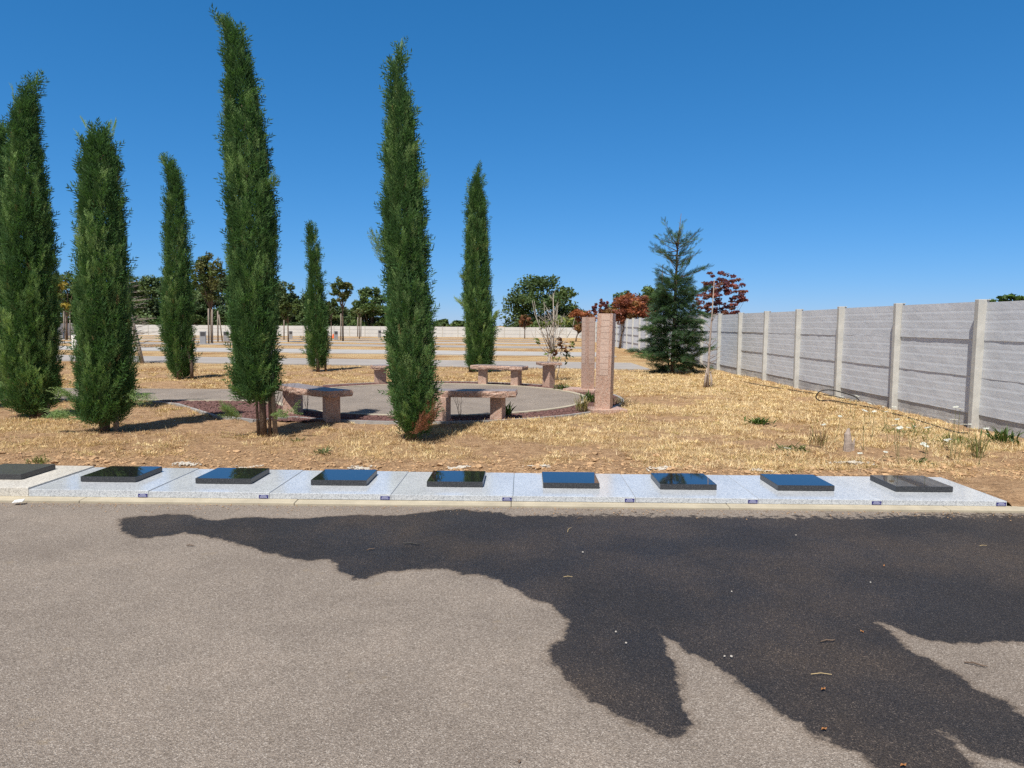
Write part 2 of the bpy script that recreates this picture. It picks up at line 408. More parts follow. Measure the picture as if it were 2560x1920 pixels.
# road with the spilled water
A = lambda L: [(.5787*a, 1240+.5787*b) for a, b in L]
B = lambda L: [(1280+.5787*a, 1240+.5787*b) for a, b in L]
wet_px = A([(510, 115), (530, 95), (620, 82), (720, 78), (810, 80), (870, 98), (930, 105), (1000, 95), (1100, 88), (1300, 95), (1400, 88), (1550, 78), (1650, 82), (1750, 80), (1850, 68), (1930, 58), (2000, 55), (2080, 66), (2180, 70)]) \
    + B([(0, 82), (200, 80), (400, 74), (700, 84), (1000, 90), (1300, 86), (1500, 88), (1700, 76), (2300, 70), (3000, 64), (3000, 500), (2300, 620), (2212, 630), (2120, 628), (2070, 635), (1990, 640), (1880, 638), (1800, 620), (1720, 600), (1650, 570), (1590, 545),
         (1645, 590), (1700, 660), (1830, 720), (1900, 765), (2000, 830), (2130, 880), (2212, 935), (2300, 985), (2300, 1185), (2212, 1165), (2130, 1130), (2030, 1110), (1960, 1080), (1900, 1035), (1830, 1000), (1800, 997), (1820, 1010), (1900, 1060),
         (1960, 1110), (2000, 1160), (2040, 1230), (1640, 1240), (1560, 1175), (1480, 1110), (1400, 1085), (1310, 1035), (1260, 985), (1150, 930), (1080, 875), (1000, 830), (900, 750), (840, 710), (760, 675), (700, 625), (655, 597), (640, 595),
         (670, 670), (705, 740), (730, 800), (735, 890), (775, 950), (785, 985), (750, 1020), (690, 1042), (640, 1030), (600, 1000), (500, 970), (400, 920), (300, 850), (230, 780), (190, 735), (158, 690), (180, 650), (230, 610), (250, 570), (240, 525), (200, 500), (165, 465), (100, 445), (50, 420), (0, 392)]) \
    + A([(2150, 360), (2090, 340), (2000, 335), (1950, 318), (1900, 310), (1750, 315), (1640, 330), (1580, 355), (1540, 358), (1530, 345), (1460, 325), (1450, 300), (1430, 272), (1340, 277), (1250, 262), (1150, 240), (1050, 210), (960, 185), (860, 168), (800, 155), (740, 168), (650, 178), (580, 175), (530, 150)])
WET = [tuple(G(u, v, ROAD_Z).xy) for u, v in wet_px]
def wet_sd(X, Y):
    d = np.full(X.shape, 9.0); n = len(WET)
    for i in range(n):
        ax, ay = WET[i]; bx, by = WET[(i+1) % n]; dx, dy = bx-ax, by-ay
        t = np.clip(((X-ax)*dx+(Y-ay)*dy)/(dx*dx+dy*dy+1e-12), 0, 1)
        d = np.minimum(d, np.hypot(X-ax-t*dx, Y-ay-t*dy))
    return np.where(in_poly(X, Y, WET), d, -d)
def mottle(X, Y):
    q = (row_y(X)-.115)-Y
    return (smooth(-.6, .6, X)*(1-smooth(.04, .5, q)))*(q > -.05)
rx = lines([(-80, -8, 10), (-8, -5, 30), (-5, 6.6, 460), (6.6, 9, 20), (9, 80, 10)])
ry = lines([(-60, 1.8, 12), (1.8, 6.9, 230)])
me = grid_mesh("road", rx, ry, lambda X, Y: ROAD_Z + .012*(fbm(X*.5, Y*.5, 71)-.5) - .004,
               attrs={"wet": wet_sd, "mottle": mottle})
road = link("road", me, M['asphalt']); road['kind'] = 'structure'
# pale kerb between road and graves
kb = MB(); x = -40.0; i = 0
r_ = random.Random(4)
while x < 40:
    L = 1.0 if i else 1.0
    xa, xb = x+.002, x+2.0-.002
    ya, yb = row_y(np.clip(xa, -12, 12)), row_y(np.clip(xb, -12, 12)); dz = r_.uniform(-.002, .002)
    vs = [(xa, ya-.115, -.2), (xb, yb-.115, -.2), (xb, yb+.02, -.2), (xa, ya+.02, -.2), (xa, ya-.115, KERB_Z-.008+dz), (xb, yb-.115, KERB_Z-.008+dz), (xb, yb+.02, KERB_Z+dz), (xa, ya+.02, KERB_Z+dz)]
    kb.add(vs, [(3, 2, 1, 0), (4, 5, 6, 7), (0, 1, 5, 4), (1, 2, 6, 5), (2, 3, 7, 6), (3, 0, 4, 7)]); x += 2.0; i += 1
o = kb.build("kerb", M['kerb'], bevel=.006); o['kind'] = 'structure'

# far paths across the field, patio and its path
for i, (c, w) in enumerate(PATHS):
    xl = -150.0; xe = 5.3 if i else 5.0
    xs = np.linspace(xl, xe, 60)
    b = MB(); n = len(xs)
    wl = w/2
    top = [(x, c+P_SL*x-wl, float(terrain(x, c+P_SL*x-wl))+.03) for x in xs] + [(x, c+P_SL*x+wl, float(terrain(x, c+P_SL*x+wl))+.03) for x in xs]
    bot = [(p[0], p[1], p[2]-.2) for p in top]
    fs = [(k, k+1, n+k+1, n+k) for k in range(n-1)] + [(2*n+k, 2*n+k+1, k+1, k) for k in range(n-1)]
    b.add(top+bot, fs)
    o = b.build("path", M['pale_path'] if i in (1, 3) else M['path']); o['kind'] = 'structure'
b = MB(); NS = 96
ring = [(PC[0]+PR*math.cos(2*math.pi*k/NS), PC[1]+PR*math.sin(2*math.pi*k/NS), .012) for k in range(NS)]
b.add([(PC[0], PC[1], .012)]+ring, [(0, 1+k, 1+(k+1) % NS) for k in range(NS)])
o = b.build("patio", M['patio']); o['kind'] = 'structure'
b = MB(); b.add([(-60, 14.42, .006), (-4.4, 14.42, .006), (-4.4, 17.05, .006), (-60, 17.05, .006)], [(0, 1, 2, 3)])
o = b.build("garden_path", M['patio']); o['kind'] = 'structure'
def ring_kerb(name, r, w, h, a0, a1, m, c=PC, step=3):
    b = MB(); n = int((a1-a0)/step); vs = []
    for i in range(n+1):
        a = math.radians(a0+(a1-a0)*i/n); cs, sn = math.cos(a), math.sin(a)
        for rr, z in ((r, -.05), (r, h), (r+w, h), (r+w, -.05)): vs.append((c[0]+rr*cs, c[1]+rr*sn, z))
    fs = []
    for i in range(n):
        for k in range(3): fs.append((i*4+k, i*4+k+1, i*4+5+k, i*4+4+k))
    fs += [(0, 1, 2, 3)[::-1], tuple(n*4+k for k in range(4))]
    b.add(vs, fs); o = b.build(name, m); o['kind'] = 'structure'; return o
ring_kerb("patio_kerb", PR, .11, .03, -156, 155, M['kerb'])
ring_kerb("patio_edging", PR+.80, .06, .025, -118, 140, M['grey_kerb'])
def strip(name, pts, w, h, m):
    b = MB()
    for (x1, y1), (x2, y2) in zip(pts[:-1], pts[1:]):
        L = math.hypot(x2-x1, y2-y1)
        b.box(((x1+x2)/2, (y1+y2)/2, h/2-.03), (L, w, h+.06), math.atan2(y2-y1, x2-x1))
    o = b.build(name, m); o['kind'] = 'structure'
strip("path_kerb", [(-60, 14.36), (-5.6, 14.36), (-4.78, 14.2)], .1, .03, M['kerb'])
strip("path_edging", [(-7.4, 14.28), (-6.5, 13.72), (-5.05, 12.0), (-4.2, 11.5), (-3.62, 11.92)], .06, .03, M['grey_kerb'])
# red mulch: bed plus loose chips
b = MB()
vs = []; NA = 110
for i in range(NA+1):
    a = math.radians(-152+304*i/NA)
    for rr in (PR+.10, PR+.82): vs.append((PC[0]+rr*math.cos(a), PC[1]+rr*math.sin(a), .008))
b.add(vs, [(2*i, 2*i+1, 2*i+3, 2*i+2) for i in range(NA)])
b.add([(x, y, .004) for x, y in FAN], [tuple(range(len(FAN)))])
o = b.build("mulch_bed", M['mulch']); o['kind'] = 'structure'
def ico(r):
    t = (1+5**.5)/2
    v = np.array([(-1, t, 0), (1, t, 0), (-1, -t, 0), (1, -t, 0), (0, -1, t), (0, 1, t), (0, -1, -t), (0, 1, -t), (t, 0, -1), (t, 0, 1), (-t, 0, -1), (-t, 0, 1)])/math.sqrt(1+t*t)
    f = np.array([(0, 11, 5), (0, 5, 1), (0, 1, 7), (0, 7, 10), (0, 10, 11), (1, 5, 9), (5, 11, 4), (11, 10, 2), (10, 7, 6), (7, 1, 8), (3, 9, 4), (3, 4, 2), (3, 2, 6), (3, 6, 8), (3, 8, 9), (4, 9, 5), (2, 4, 11), (6, 2, 10), (8, 6, 7), (9, 8, 1)])
    return v, f
def scatter_rocks(name, pos, size, flat, m, kind='stuff'):
    v, f = ico(1); n = len(pos)
    tri = v[f]                                         # 20,3,3
    jit = 1+.35*(rng.random((n, 12, 1))-.5)*1.6
    V = (v[None]*jit)*size[:, None, None]*np.array([1, 1, 1])
    V[:, :, 0] *= rng.uniform(.7, 1.5, (n, 1)); V[:, :, 2] *= flat
    a = rng.uniform(0, 6.28, n); cs, sn = np.cos(a)[:, None], np.sin(a)[:, None]
    X = V[:, :, 0]*cs-V[:, :, 1]*sn; Y = V[:, :, 0]*sn+V[:, :, 1]*cs
    V = np.stack([X, Y, V[:, :, 2]], -1)+pos[:, None, :]
    me = np_mesh(name, V[:, f, :].reshape(-1, 3, 3), 3)
    o = link(name, me, m); o['kind'] = kind; return o
th = np.radians(rng.uniform(-150, 150, 3800)); rr = np.sqrt(rng.uniform((PR+.12)**2, (PR+.8)**2, 3800))
mx_, my_ = PC[0]+rr*np.cos(th), PC[1]+rr*np.sin(th)
fx, fy = rng.uniform(-7.4, -2.2, 9000), rng.uniform(11.4, 14.4, 9000)
kk = in_poly(fx, fy, FAN) & (np.hypot(fx-PC[0], fy-PC[1]) > PR+.12)
mx_ = np.concatenate([mx_, fx[kk]]); my_ = np.concatenate([my_, fy[kk]])
scatter_rocks("mulch_chips", np.stack([mx_, my_, np.full(len(mx_), .014)], -1), rng.uniform(.012, .032, len(mx_)), .5, M['mulch'])
# soil clods behind the graves
n = 2600
cx_ = rng.uniform(-6.5, 7.0, n); cy_ = row_y(cx_)+SL_D+.03+np.abs(rng.normal(0, .55, n))
s_ = rng.uniform(.006, .02, n)*np.where(rng.random(n) < .12, 2.2, 1)
scatter_rocks("soil_clods", np.stack([cx_, cy_, lawn_z(cx_, cy_)+s_*.2], -1), s_, .6, M['clod'])

n = 900
cx_ = rng.uniform(-6, 6.6, n); cy_ = row_y(cx_)-.12-np.abs(rng.normal(0, .12, n))
scatter_rocks("road_grit", np.stack([cx_, cy_, np.full(n, ROAD_Z+.002)], -1), rng.uniform(.002, .006, n), .6, M['clod'])
# dry grass
def dry_grass(name, n_tuft, per, xr_, yr_, blade, width, seed, thr=.32, litter=False):
    g = np.random.default_rng(seed)
    t = g.random(n_tuft*4)
    y = yr_[0]*(yr_[1]/yr_[0])**t
    x = g.uniform(-1, 1, len(y))*(y*.76+.6)+.0*y
    keep = (x < wall_x(y)-.1) & ~paved(x, y) & ((y > row_y(x)+SL_D+.04) | ((x > ROW_X1+.05) & (y > row_y(x)+.04)))
    gr = grassy(x, y); keep &= g.random(len(y)) < (smooth(thr-.25, thr+.3, gr) if not litter else 1-.75*smooth(-2, 3, x))
    x, y, gr = x[keep][:n_tuft], y[keep][:n_tuft], gr[keep][:n_tuft]
    n = len(x); lod = np.clip(y/10, .8, 3.0)
    X = np.repeat(x, per)+g.normal(0, .028, n*per)*np.repeat(lod, per); Y = np.repeat(y, per)+g.normal(0, .028, n*per)*np.repeat(lod, per)
    ok = ~paved(X, Y) & ((Y > row_y(X)+SL_D+.02) | ((X > ROW_X1+.03) & (Y > row_y(X)+.03)))
    Z = lawn_z(X, Y)-.006
    N = len(X); L = g.uniform(.4, 1.2, N)*blade*np.repeat(g.uniform(.6, 1.3, n), per); W = g.uniform(.6, 1.2, N)*width*np.repeat(lod, per)
    az = g.uniform(0, 6.283, N); el = np.radians(np.clip(g.normal(17, 20, N), 1, 80) if not litter else np.clip(g.normal(5, 8, N), 0, 40))
    dx, dy, dz = np.cos(az)*np.cos(el), np.sin(az)*np.cos(el), np.sin(el)
    sx, sy = -np.sin(az), np.cos(az)
    b0 = np.stack([X-sx*W/2, Y-sy*W/2, Z], -1); b1 = np.stack([X+sx*W/2, Y+sy*W/2, Z], -1)
    tip = np.stack([X+dx*L, Y+dy*L, Z+dz*L], -1)
    pal = np.array([(.75, .58, .33), (.85, .71, .46), (.58, .41, .22), (.33, .2, .1), (.6, .41, .22), (.2, .11, .05), (.27, .27, .09)])
    tr_ = np.repeat(smooth(-3, 3, x+2*(fbm(x*.5, y*.5, 77)-.5)*4), per)
    w = np.stack([.10+.22*tr_, .05+.22*tr_, .2+0*tr_, .26-.16*tr_, .22-.05*tr_, .2-.15*tr_, .02+0*tr_], -1); w = np.cumsum(w/w.sum(1, keepdims=True), 1)
    if litter:
        pal = np.array([(.42, .26, .15), (.3, .17, .09), (.56, .39, .23), (.19, .1, .055), (.36, .2, .13), (.62, .46, .29), (.14, .075, .04)]); w = np.tile(np.cumsum([.22, .2, .2, .12, .12, .1, .04]), (N, 1))
    idx = (g.random((N, 1)) > w).sum(1).clip(0, 6)
    colr = pal[idx]*g.uniform(.8, 1.15, (N, 1))
    V = np.stack([b0, b1, tip], 1)[ok]
    o = link(name, np_mesh(name, V, 3, colr[ok]), M['grass']); o['kind'] = 'stuff'
    return o
dry_grass("dry_grass", 26000, 9, None, (7.2, 27), .105, .0065, 5, .38)

dry_grass("leaf_litter", 11000, 5, None, (7.3, 16), .10, .0065, 6, litter=True)

def dry_tussocks(name, n, seed):
    g = np.random.default_rng(seed)
    t = g.random(n*5); y = 7.3*(24/7.3)**t; x = g.uniform(-1, 1, len(y))*(y*.76+.6)
    k = (x < wall_x(y)-.15) & ~paved(x, y) & ((y > row_y(x)+SL_D+.15) | ((x > ROW_X1+.1) & (y > row_y(x)+.1))) & (g.random(len(y)) < smooth(.1, .6, grassy(x, y)))
    x, y = x[k][:n], y[k][:n]; n = len(x); per = 34
    R = np.repeat(g.uniform(.03, .11, n), per); a0 = g.uniform(0, 6.283, n*per); rr = np.sqrt(g.random(n*per))*R
    X = np.repeat(x, per)+rr*np.cos(a0); Y = np.repeat(y, per)+rr*np.sin(a0); Z = lawn_z(X, Y)-.005
    N = n*per; lod = np.repeat(np.clip(y/10, .8, 2.2), per); L = np.repeat(g.uniform(.035, .11, n), per)*g.uniform(.5, 1.15, N); W = .006*lod*g.uniform(.6, 1.2, N)
    az = a0+g.normal(0, .7, N); el = np.radians(np.clip(g.normal(36, 20, N), 5, 88))
    d = np.stack([np.cos(az)*np.cos(el), np.sin(az)*np.cos(el), np.sin(el)], -1); s = np.stack([-np.sin(az), np.cos(az), 0*az], -1)
    b = np.stack([X, Y, Z], -1); tip = b+d*L[:, None]; tip[:, 2] -= L*.15; mid = b+d*L[:, None]*.5
    V = np.stack([b, mid+s*W[:, None]/2, tip, mid-s*W[:, None]/2], 1)
    pal = np.array([(.78, .61, .33), (.67, .48, .25), (.45, .29, .13), (.84, .68, .4), (.36, .3, .11), (.28, .16, .07)])
    pick = pal[g.choice(6, n, p=[.28, .24, .17, .13, .07, .11])]
    C = np.repeat(pick, per, 0)*g.uniform(.75, 1.2, (N, 1))
    ok = ~paved(X, Y)
    o = link(name, np_mesh(name, V[ok], 4, C[ok]), M['grass']); o['kind'] = 'stuff'
dry_tussocks("grass_tussocks", 2300, 19)

# ------------------------------------------------------------------ concrete boundary walls
ORD = ['leftmost', 'second', 'third', 'fourth', 'fifth', 'middle', 'sixth', 'seventh', 'eighth', 'ninth']
def panel_mesh(L, H, seed, out=.011):
    nu, nv = 44, 30
    u = np.linspace(0, 1, nu+1); v = np.linspace(0, 1, nv+1)
    U, V = np.meshgrid(u, v)
    off = .012 + out*(1-V)**1.0
    g = np.random.default_rng(seed)
    for c0 in (.27, .52, .76):
        wav = c0 + .055*(fbm(U*2.2+g.uniform(0, 99), U*0+g.uniform(0, 9), seed)-.5) + .02*(fbm(U*9, U*0+c0*9, seed+3)-.5)
        off = off - .0012*np.exp(-((V-wav)/.03)**2)
        off = off + .001*np.exp(-((V-wav+.055)/.04)**2)
    off = off + 0.006*(fbm(U*10, V*4, seed+5, 4)-.5)
    off[0] = off[0] + .004*(fbm(U[0]*14, U[0]*0, seed+9)-.5)
    co = [(-(off[j, i]), U[j, i]*L, V[j, i]*H) for j in range(nv+1) for i in range(nu+1)]
    n1 = nu+1
    fs = [(j*n1+i, j*n1+n1+i, j*n1+n1+i+1, j*n1+i+1) for j in range(nv) for i in range(nu)]
    b = MB(); b.add(co, fs)
    k = len(b.v); b.v += [(.03, 0, 0), (.03, L, 0), (.03, L, H), (.03, 0, H)]
    b.f += [(k, k+1, k+2, k+3), tuple([k]+[i for i in range(n1)]+[k+1]), tuple([k+3, k+2]+[nv*n1+i for i in range(n1)][::-1])]
    me = b.mesh("panel"); me.materials.append(M['wall']); return me
SP = 2.42; PH = .595
wall = thing("boundary_wall", "long grey precast concrete panel wall running along the right side of the lawn", "wall", (wall_x(9), 9, 0))
pm = [panel_mesh(SP-.1, PH+.004, 100+i*7) for i in range(8)]
r_ = random.Random(9)
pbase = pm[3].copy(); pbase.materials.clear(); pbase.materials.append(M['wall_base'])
ypos = [11.25+SP*kx for kx in range(-3, 42)]
def post_mesh(h):
    b = MB(); b.box((-.012, 0, h/2-.2), (.17, .10, h+.4)); b.box((.05, .0, h-.006), (.05, .16, .012+.0)); return b
for i, y in enumerate(ypos):
    x = float(wall_x(y)); gz = float(terrain(x, y)); ang = math.atan2(-(float(wall_x(y+1))-x), 1)
    top = 2.0+gz+r_.uniform(-.012, .012)
    o = post_mesh(2.05).build("post", M['post'], wall, bevel=.012)
    o.location = Vector((x-.02, y, gz+r_.uniform(-.012, .01)))-wall.location; o.rotation_euler = (r_.uniform(-.006, .006), r_.uniform(-.008, .008), ang)
    y2 = y+SP; x2 = float(wall_x(y2))
    if i >= len(ypos)-1: break
    near = y < 42
    for j in range(4 if near else 1):
        if near:
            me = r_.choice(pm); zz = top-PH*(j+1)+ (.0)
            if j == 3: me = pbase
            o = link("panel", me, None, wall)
            o.location = Vector((x+.012+r_.uniform(-.009, .007), y+.05, zz))-wall.location
            o.rotation_euler = (r_.uniform(-.003, .003) , 0, ang)
        else:
            b = MB()
            for q in range(4): 
                b.add([(-.05, 0, 1.5-.5*q), (-.05, SP-.1, 1.5-.5*q), (-.015, SP-.1, 1.995-.5*q), (-.015, 0, 1.995-.5*q), (.03, 0, 1.5-.5*q), (.03, SP-.1, 1.5-.5*q), (.03, SP-.1, 1.995-.5*q), (.03, 0, 1.995-.5*q)],
                      [(3, 2, 1, 0), (4, 5, 6, 7), (0, 1, 5, 4), (1, 2, 6, 5), (2, 3, 7, 6), (3, 0, 4, 7)])
            o = b.build("panel", M['wall'], wall); o.location = Vector((x, y+.05, gz-.0))-wall.location; o.rotation_euler = (0, 0, ang)
def far_wall(name, label, p0, p1, nb, h0, h1, m):
    w = thing(name, label, "wall", (p0[0], p0[1], float(terrain(0, p0[1]))))
    d = Vector((p1[0]-p0[0], p1[1]-p0[1], 0)); L = d.length; a = math.atan2(d.y, d.x); w.rotation_euler = (0, 0, a)
    s = L/nb
    for i in range(nb+1):
        h = h0+(h1-h0)*i/nb
        z0 = float(terrain(0, p0[1]+(p1[1]-p0[1])*i/nb))-w.location.z
        b = MB(); b.box((i*s, 0, h/2-.1), (.13, .2, h+.25)); o = b.build("post", M['post'], w); o.location.z = z0
        if i == nb: break
        b = MB(); ph = h/3
        for q in range(3): b.box((i*s+s/2, -.02+.0*q, ph*q+ph/2), (s-.13, .1, ph-.025))
        b.box((i*s+s/2, .02, h/2-.15), (s-.13, .06, h-.1+.2))
        o = b.build("panel", m, w); o.location.z = z0
    return w
cornr = (float(wall_x(110)), 110.0)
far_wall("far_wall", "long white concrete panel wall across the far end of the field", (-61, 110.0), (cornr[0]+.3, 110.0), 30, 1.62, 1.62, M['far_wall'])
far_wall("side_wall", "shaded grey wall behind the cypresses at the far left", (-61.2, 109.8), (-72, 80), 13, 1.75, 1.75, M['far_wall'])

# ------------------------------------------------------------------ grave slabs and plaques
words = ['leftmost, cut off by the frame', 'second from the left', 'third from the left', 'fourth from the left', 'fifth from the left, in the middle', 'fourth from the right', 'third from the right', 'second from the right', 'rightmost, ending at the dry grass']
refl = ['dull grey top, cut by the left frame edge', 'reflecting dark cypress, second from the left', 'reflecting sky and cypress, third from the left', 'reflecting blue sky, fourth from the left', 'reflecting a big cypress, middle of the nine', 'reflecting sky and pink pillars, fourth from the right', 'reflecting dark conifer, third from the right', 'reflecting sky and wall, second from the right', 'reflecting the grey wall, rightmost of the nine']
SZ = [.034, .019, .012, .007, .003, .002, .0, .0, .0]
ang = math.atan(ROW_SL)
M['slab_old'] = m_granite('pale_granite_old', [(0, (.3, .28, .25)), (.2, (.45, .43, .39)), (.42, (.56, .53, .48)), (.72, (.66, .63, .57))], 95, .5, .3, 0, 1.3)
M['black_dull'] = m_granite('black_granite_dusty', [(0, (.06, .06, .058)), (.5, (.08, .08, .077)), (.85, (.1, .1, .095)), (.96, (.14, .14, .13))], 150, .3, .5)
for i in range(9):
    x0 = fa.x+SL_W*(i-1) if i else fa.x-SL_W
    x0 = ROW_X1-SL_W*(9-i); z1 = .004+SZ[i]
    yy = row_y(x0)
    s = thing("grave_slab", f"flat pale grey granite grave slab, {words[i]}", "grave slab", (x0, yy, KERB_Z), ang, "granite grave slabs in a row")
    gap = .003
    b = MB(); b.box((SL_W/2, SL_D/2, (z1-KERB_Z)/2), (SL_W-gap, SL_D, z1-KERB_Z))
    b.build("slab", M['slab'] if i else M['slab_old'], s, bevel=.003)
    if i > 0:
        w, h = .087, .031
        st = MB(); st.box((SL_W-.055, -.002, .0205), (w, .004, h)); so_ = st.build("sticker", M['sticker'], s)
        t = MB(); rr_ = random.Random(i)
        for row, (zc, ww) in enumerate(((.0295, .052), (.021, .07), (.0125, .068))):
            xx = -ww/2
            while xx < ww/2-.003:
                l_ = min(rr_.uniform(.009, .02), ww/2-xx)
                t.box((SL_W-.055+xx+l_/2, -.0048, zc), (l_-.0012, .0016, .0042 if row else .0052)); xx += l_
        t.build("lettering", M['sticker_ink'], so_)
    p = thing("granite_plaque", f"black granite plaque on its slab, {refl[i]}", "plaque", (x0+SL_W/2*math.cos(ang), yy+.32, z1), ang+random.Random(i+3).uniform(-.004, .004), "black plaques on the slabs")
    pw, pd, phh = .55, .52, .052
    b = MB(); b.box((0, pd/2, .004+phh/2), (pw, pd, phh)); o = b.build("plaque_body", M['black_side'], p, bevel=.0025)
    o.data.materials.append(M['black'] if i else M['black_dull'])
    for f in o.data.polygons:
        if f.normal.z > .9: f.material_index = 1
    b = MB(); b.box((0, pd/2, .002), (pw-.16, pd-.05, .0045)); b.build("foot_pad", M['black_side'], p)

# mortar residue behind the slabs
mp = [(465, 1160, .16, 'flat'), (630, 1164, .13, ''), (905, 1166, .15, ''), (1146, 1168, .14, ''), (1345, 1170, .14, ''), (1650, 1171, .17, ''), (1905, 1173, .15, ''), (2120, 1155, .2, '')]
mlab = ['behind the seam of the second and third slabs', 'left of the third black plaque top edge', 'behind the fourth slab, whitest of them', 'small one behind the middle slab', 'crumbled, with a dark stone, behind the fifth seam', 'behind the third slab from the right', 'behind the second slab from the right', 'long streak behind the two rightmost slabs']
for i, (u, v, s, _) in enumerate(mp):
    c = G(u, v, .01); g = np.random.default_rng(300+i); n = 150
    sy = .30 if i < 7 else .5
    px_ = g.normal(0, s*.42, n); py_ = g.normal(0, s*.42*sy*1.6, n)
    if i == 7: py_ = py_*.5-.5*px_
    px_ += c.x; py_ = np.maximum(py_+c.y, row_y(px_)+SL_D+.02)
    vv, ff = ico(1); sz = g.uniform(.005, .016, n)
    V = vv[None]*(1+.5*(g.random((n, 12, 1))-.5))*sz[:, None, None]; V[:, :, 2] *= .5
    V = V+np.stack([px_-c.x, py_-c.y, lawn_z(px_, py_)+.008], -1)[:, None, :]
    o = link("mortar_patch", np_mesh("mortar_patch", V[:, ff, :].reshape(-1, 3, 3), 3), M['mortar'], loc=(c.x, c.y, 0))
    set_props(o, "white mortar residue on the soil, "+mlab[i], "mortar", "mortar residue behind the slabs")

# ------------------------------------------------------------------ pink granite benches, pedestal, pillars
def hewn_box(L, D, H, seed, rag=.022, arc=0.0):
    nx, ny, nz = 34, 9, 4
    b = MB(); idx = {}
    def vert(i, j, kz):
        key = (i, j, kz)
        if key in idx: return idx[key]
        x = -L/2+L*i/nx; y = -D/2+D*j/ny; z = H*kz/nz
        ed = max(abs(i-nx/2)/(nx/2), abs(j-ny/2)/(ny/2)) > .999
        if ed:
            a = rag*(float(fbm(np.array(x*9+kz*3.1+seed), np.array(y*9+kz*1.7), seed, 3))-.35)*1.9
            bulge = rag*.7*math.sin(math.pi*kz/nz)
            if i in (0, nx): x += (a+bulge)*(1 if i else -1)
            if j in (0, ny): y += (a+bulge)*(1 if j else -1)
        if kz == 0: z += .012*(float(fbm(np.array(x*6), np.array(y*6+seed), seed+2))-.5)
        y += arc*(x*x-(L*L/8))
        b.v.append((x, y, z)); idx[key] = len(b.v)-1; return idx[key]
    tops = []
    for i in range(nx):
        for j in range(ny):
            b.f.append((vert(i, j, nz), vert(i+1, j, nz), vert(i+1, j+1, nz), vert(i, j+1, nz))); tops.append(len(b.f)-1)
            b.f.append((vert(i, j, 0), vert(i, j+1, 0), vert(i+1, j+1, 0), vert(i+1, j, 0)))
    for kz in range(nz):
        for i in range(nx):
            b.f.append((vert(i, 0, kz), vert(i+1, 0, kz), vert(i+1, 0, kz+1), vert(i, 0, kz+1)))
            b.f.append((vert(i+1, ny, kz), vert(i, ny, kz), vert(i, ny, kz+1), vert(i+1, ny, kz+1)))
        for j in range(ny):
            b.f.append((vert(0, j+1, kz), vert(0, j, kz), vert(0, j, kz+1), vert(0, j+1, kz+1)))
            b.f.append((vert(nx, j, kz), vert(nx, j+1, kz), vert(nx, j+1, kz+1), vert(nx, j, kz+1)))
    return b, tops
M['seat_top'] = m_granite("pink_granite_worn", [(p, tuple(.30*x+.36*sum(c)/3 for x in c)) for p, c in PINK], 70, .45, .4)
def bench(label, legs, over, seed, H=.5, size=.235, D=.42, turn=0.0):
    (ax, ay), (bx, by) = legs[0], legs[-1]
    cx, cy = (ax+bx)/2, (ay+by)/2; a = math.atan2(by-ay, bx-ax); L = math.hypot(bx-ax, by-ay)
    t = thing("stone_bench", label, "bench", (cx, cy, 0), a, "granite benches around the patio")
    dx, dy = PC[0]-cx, PC[1]-cy; side = 1 if (-math.sin(a)*dx+math.cos(a)*dy) > 0 else -1
    b, tops = hewn_box(L+over[0]+over[1], D, .105, seed, .02, side*.10)
    o = b.build("seat", M['pink_rough'], t, smooth_=False); o.location = ((over[1]-over[0])/2, 0, H-.105)
    o.data.materials.append(M['seat_top'])
    for k_ in tops: o.data.polygons[k_].material_index = 1
    for i, (x, y) in enumerate(legs):
        lx = (x-cx)*math.cos(a)+(y-cy)*math.sin(a); ly = -(x-cx)*math.sin(a)+(y-cy)*math.cos(a)
        q = MB(); q.box((0, 0, (H-.1)/2-.02), (size, size*.95, H-.06))
        w = q.build("leg", M['pink'], t, bevel=.006); w.location = (lx, ly, 0); w.rotation_euler = (0, 0, turn*(1 if i == 0 else -1)+.02)
    return t
def g2(u, v): p = G(u*1.1573, v*1.1573); return (p.x, p.y+.1)
bench("pink granite bench half shaded by the tall cypress, at the patio's left front", [(-3.86, 12.45), g2(713, 912)], (.26, .22), 11, .52, .25, turn=.35)
bench("long rough-edged pink granite bench behind the middle cypress trunk", [(-1.82, 11.98), g2(955, 911), g2(1075, 908)], (.24, .3), 12, .5, .21, turn=.3)
bench("complete pink granite bench at the back of the patio, on two legs", [g2(1043, 832), g2(1115, 835)], (.24, .24), 13, .53, .22, turn=.2)
bench("pink granite bench mostly hidden behind the middle cypress, one leg showing", [g2(820, 830), (-2.66, 19.25)], (.2, .22), 14, .5, .24, turn=.3)
pc = G(1372, 969)
t = thing("stone_pedestal", "square pink granite pedestal with flat top, in front of the bare shrub", "pedestal", (pc.x, pc.y+.12, 0), .0)
q = MB(); q.box((0, 0, .27), (.23, .23, .6)); o = q.build("leg", M['pink'], t, bevel=.006); o.rotation_euler = (0, 0, .86)
b, tops = hewn_box(.54, .46, .075, 15, .012); o = b.build("top_slab", M['pink_rough'], t); o.location = (0, 0, .572); o.rotation_euler = (0, 0, .25)
o.data.materials.append(M['seat_top'])
for k_ in tops: o.data.polygons[k_].material_index = 1

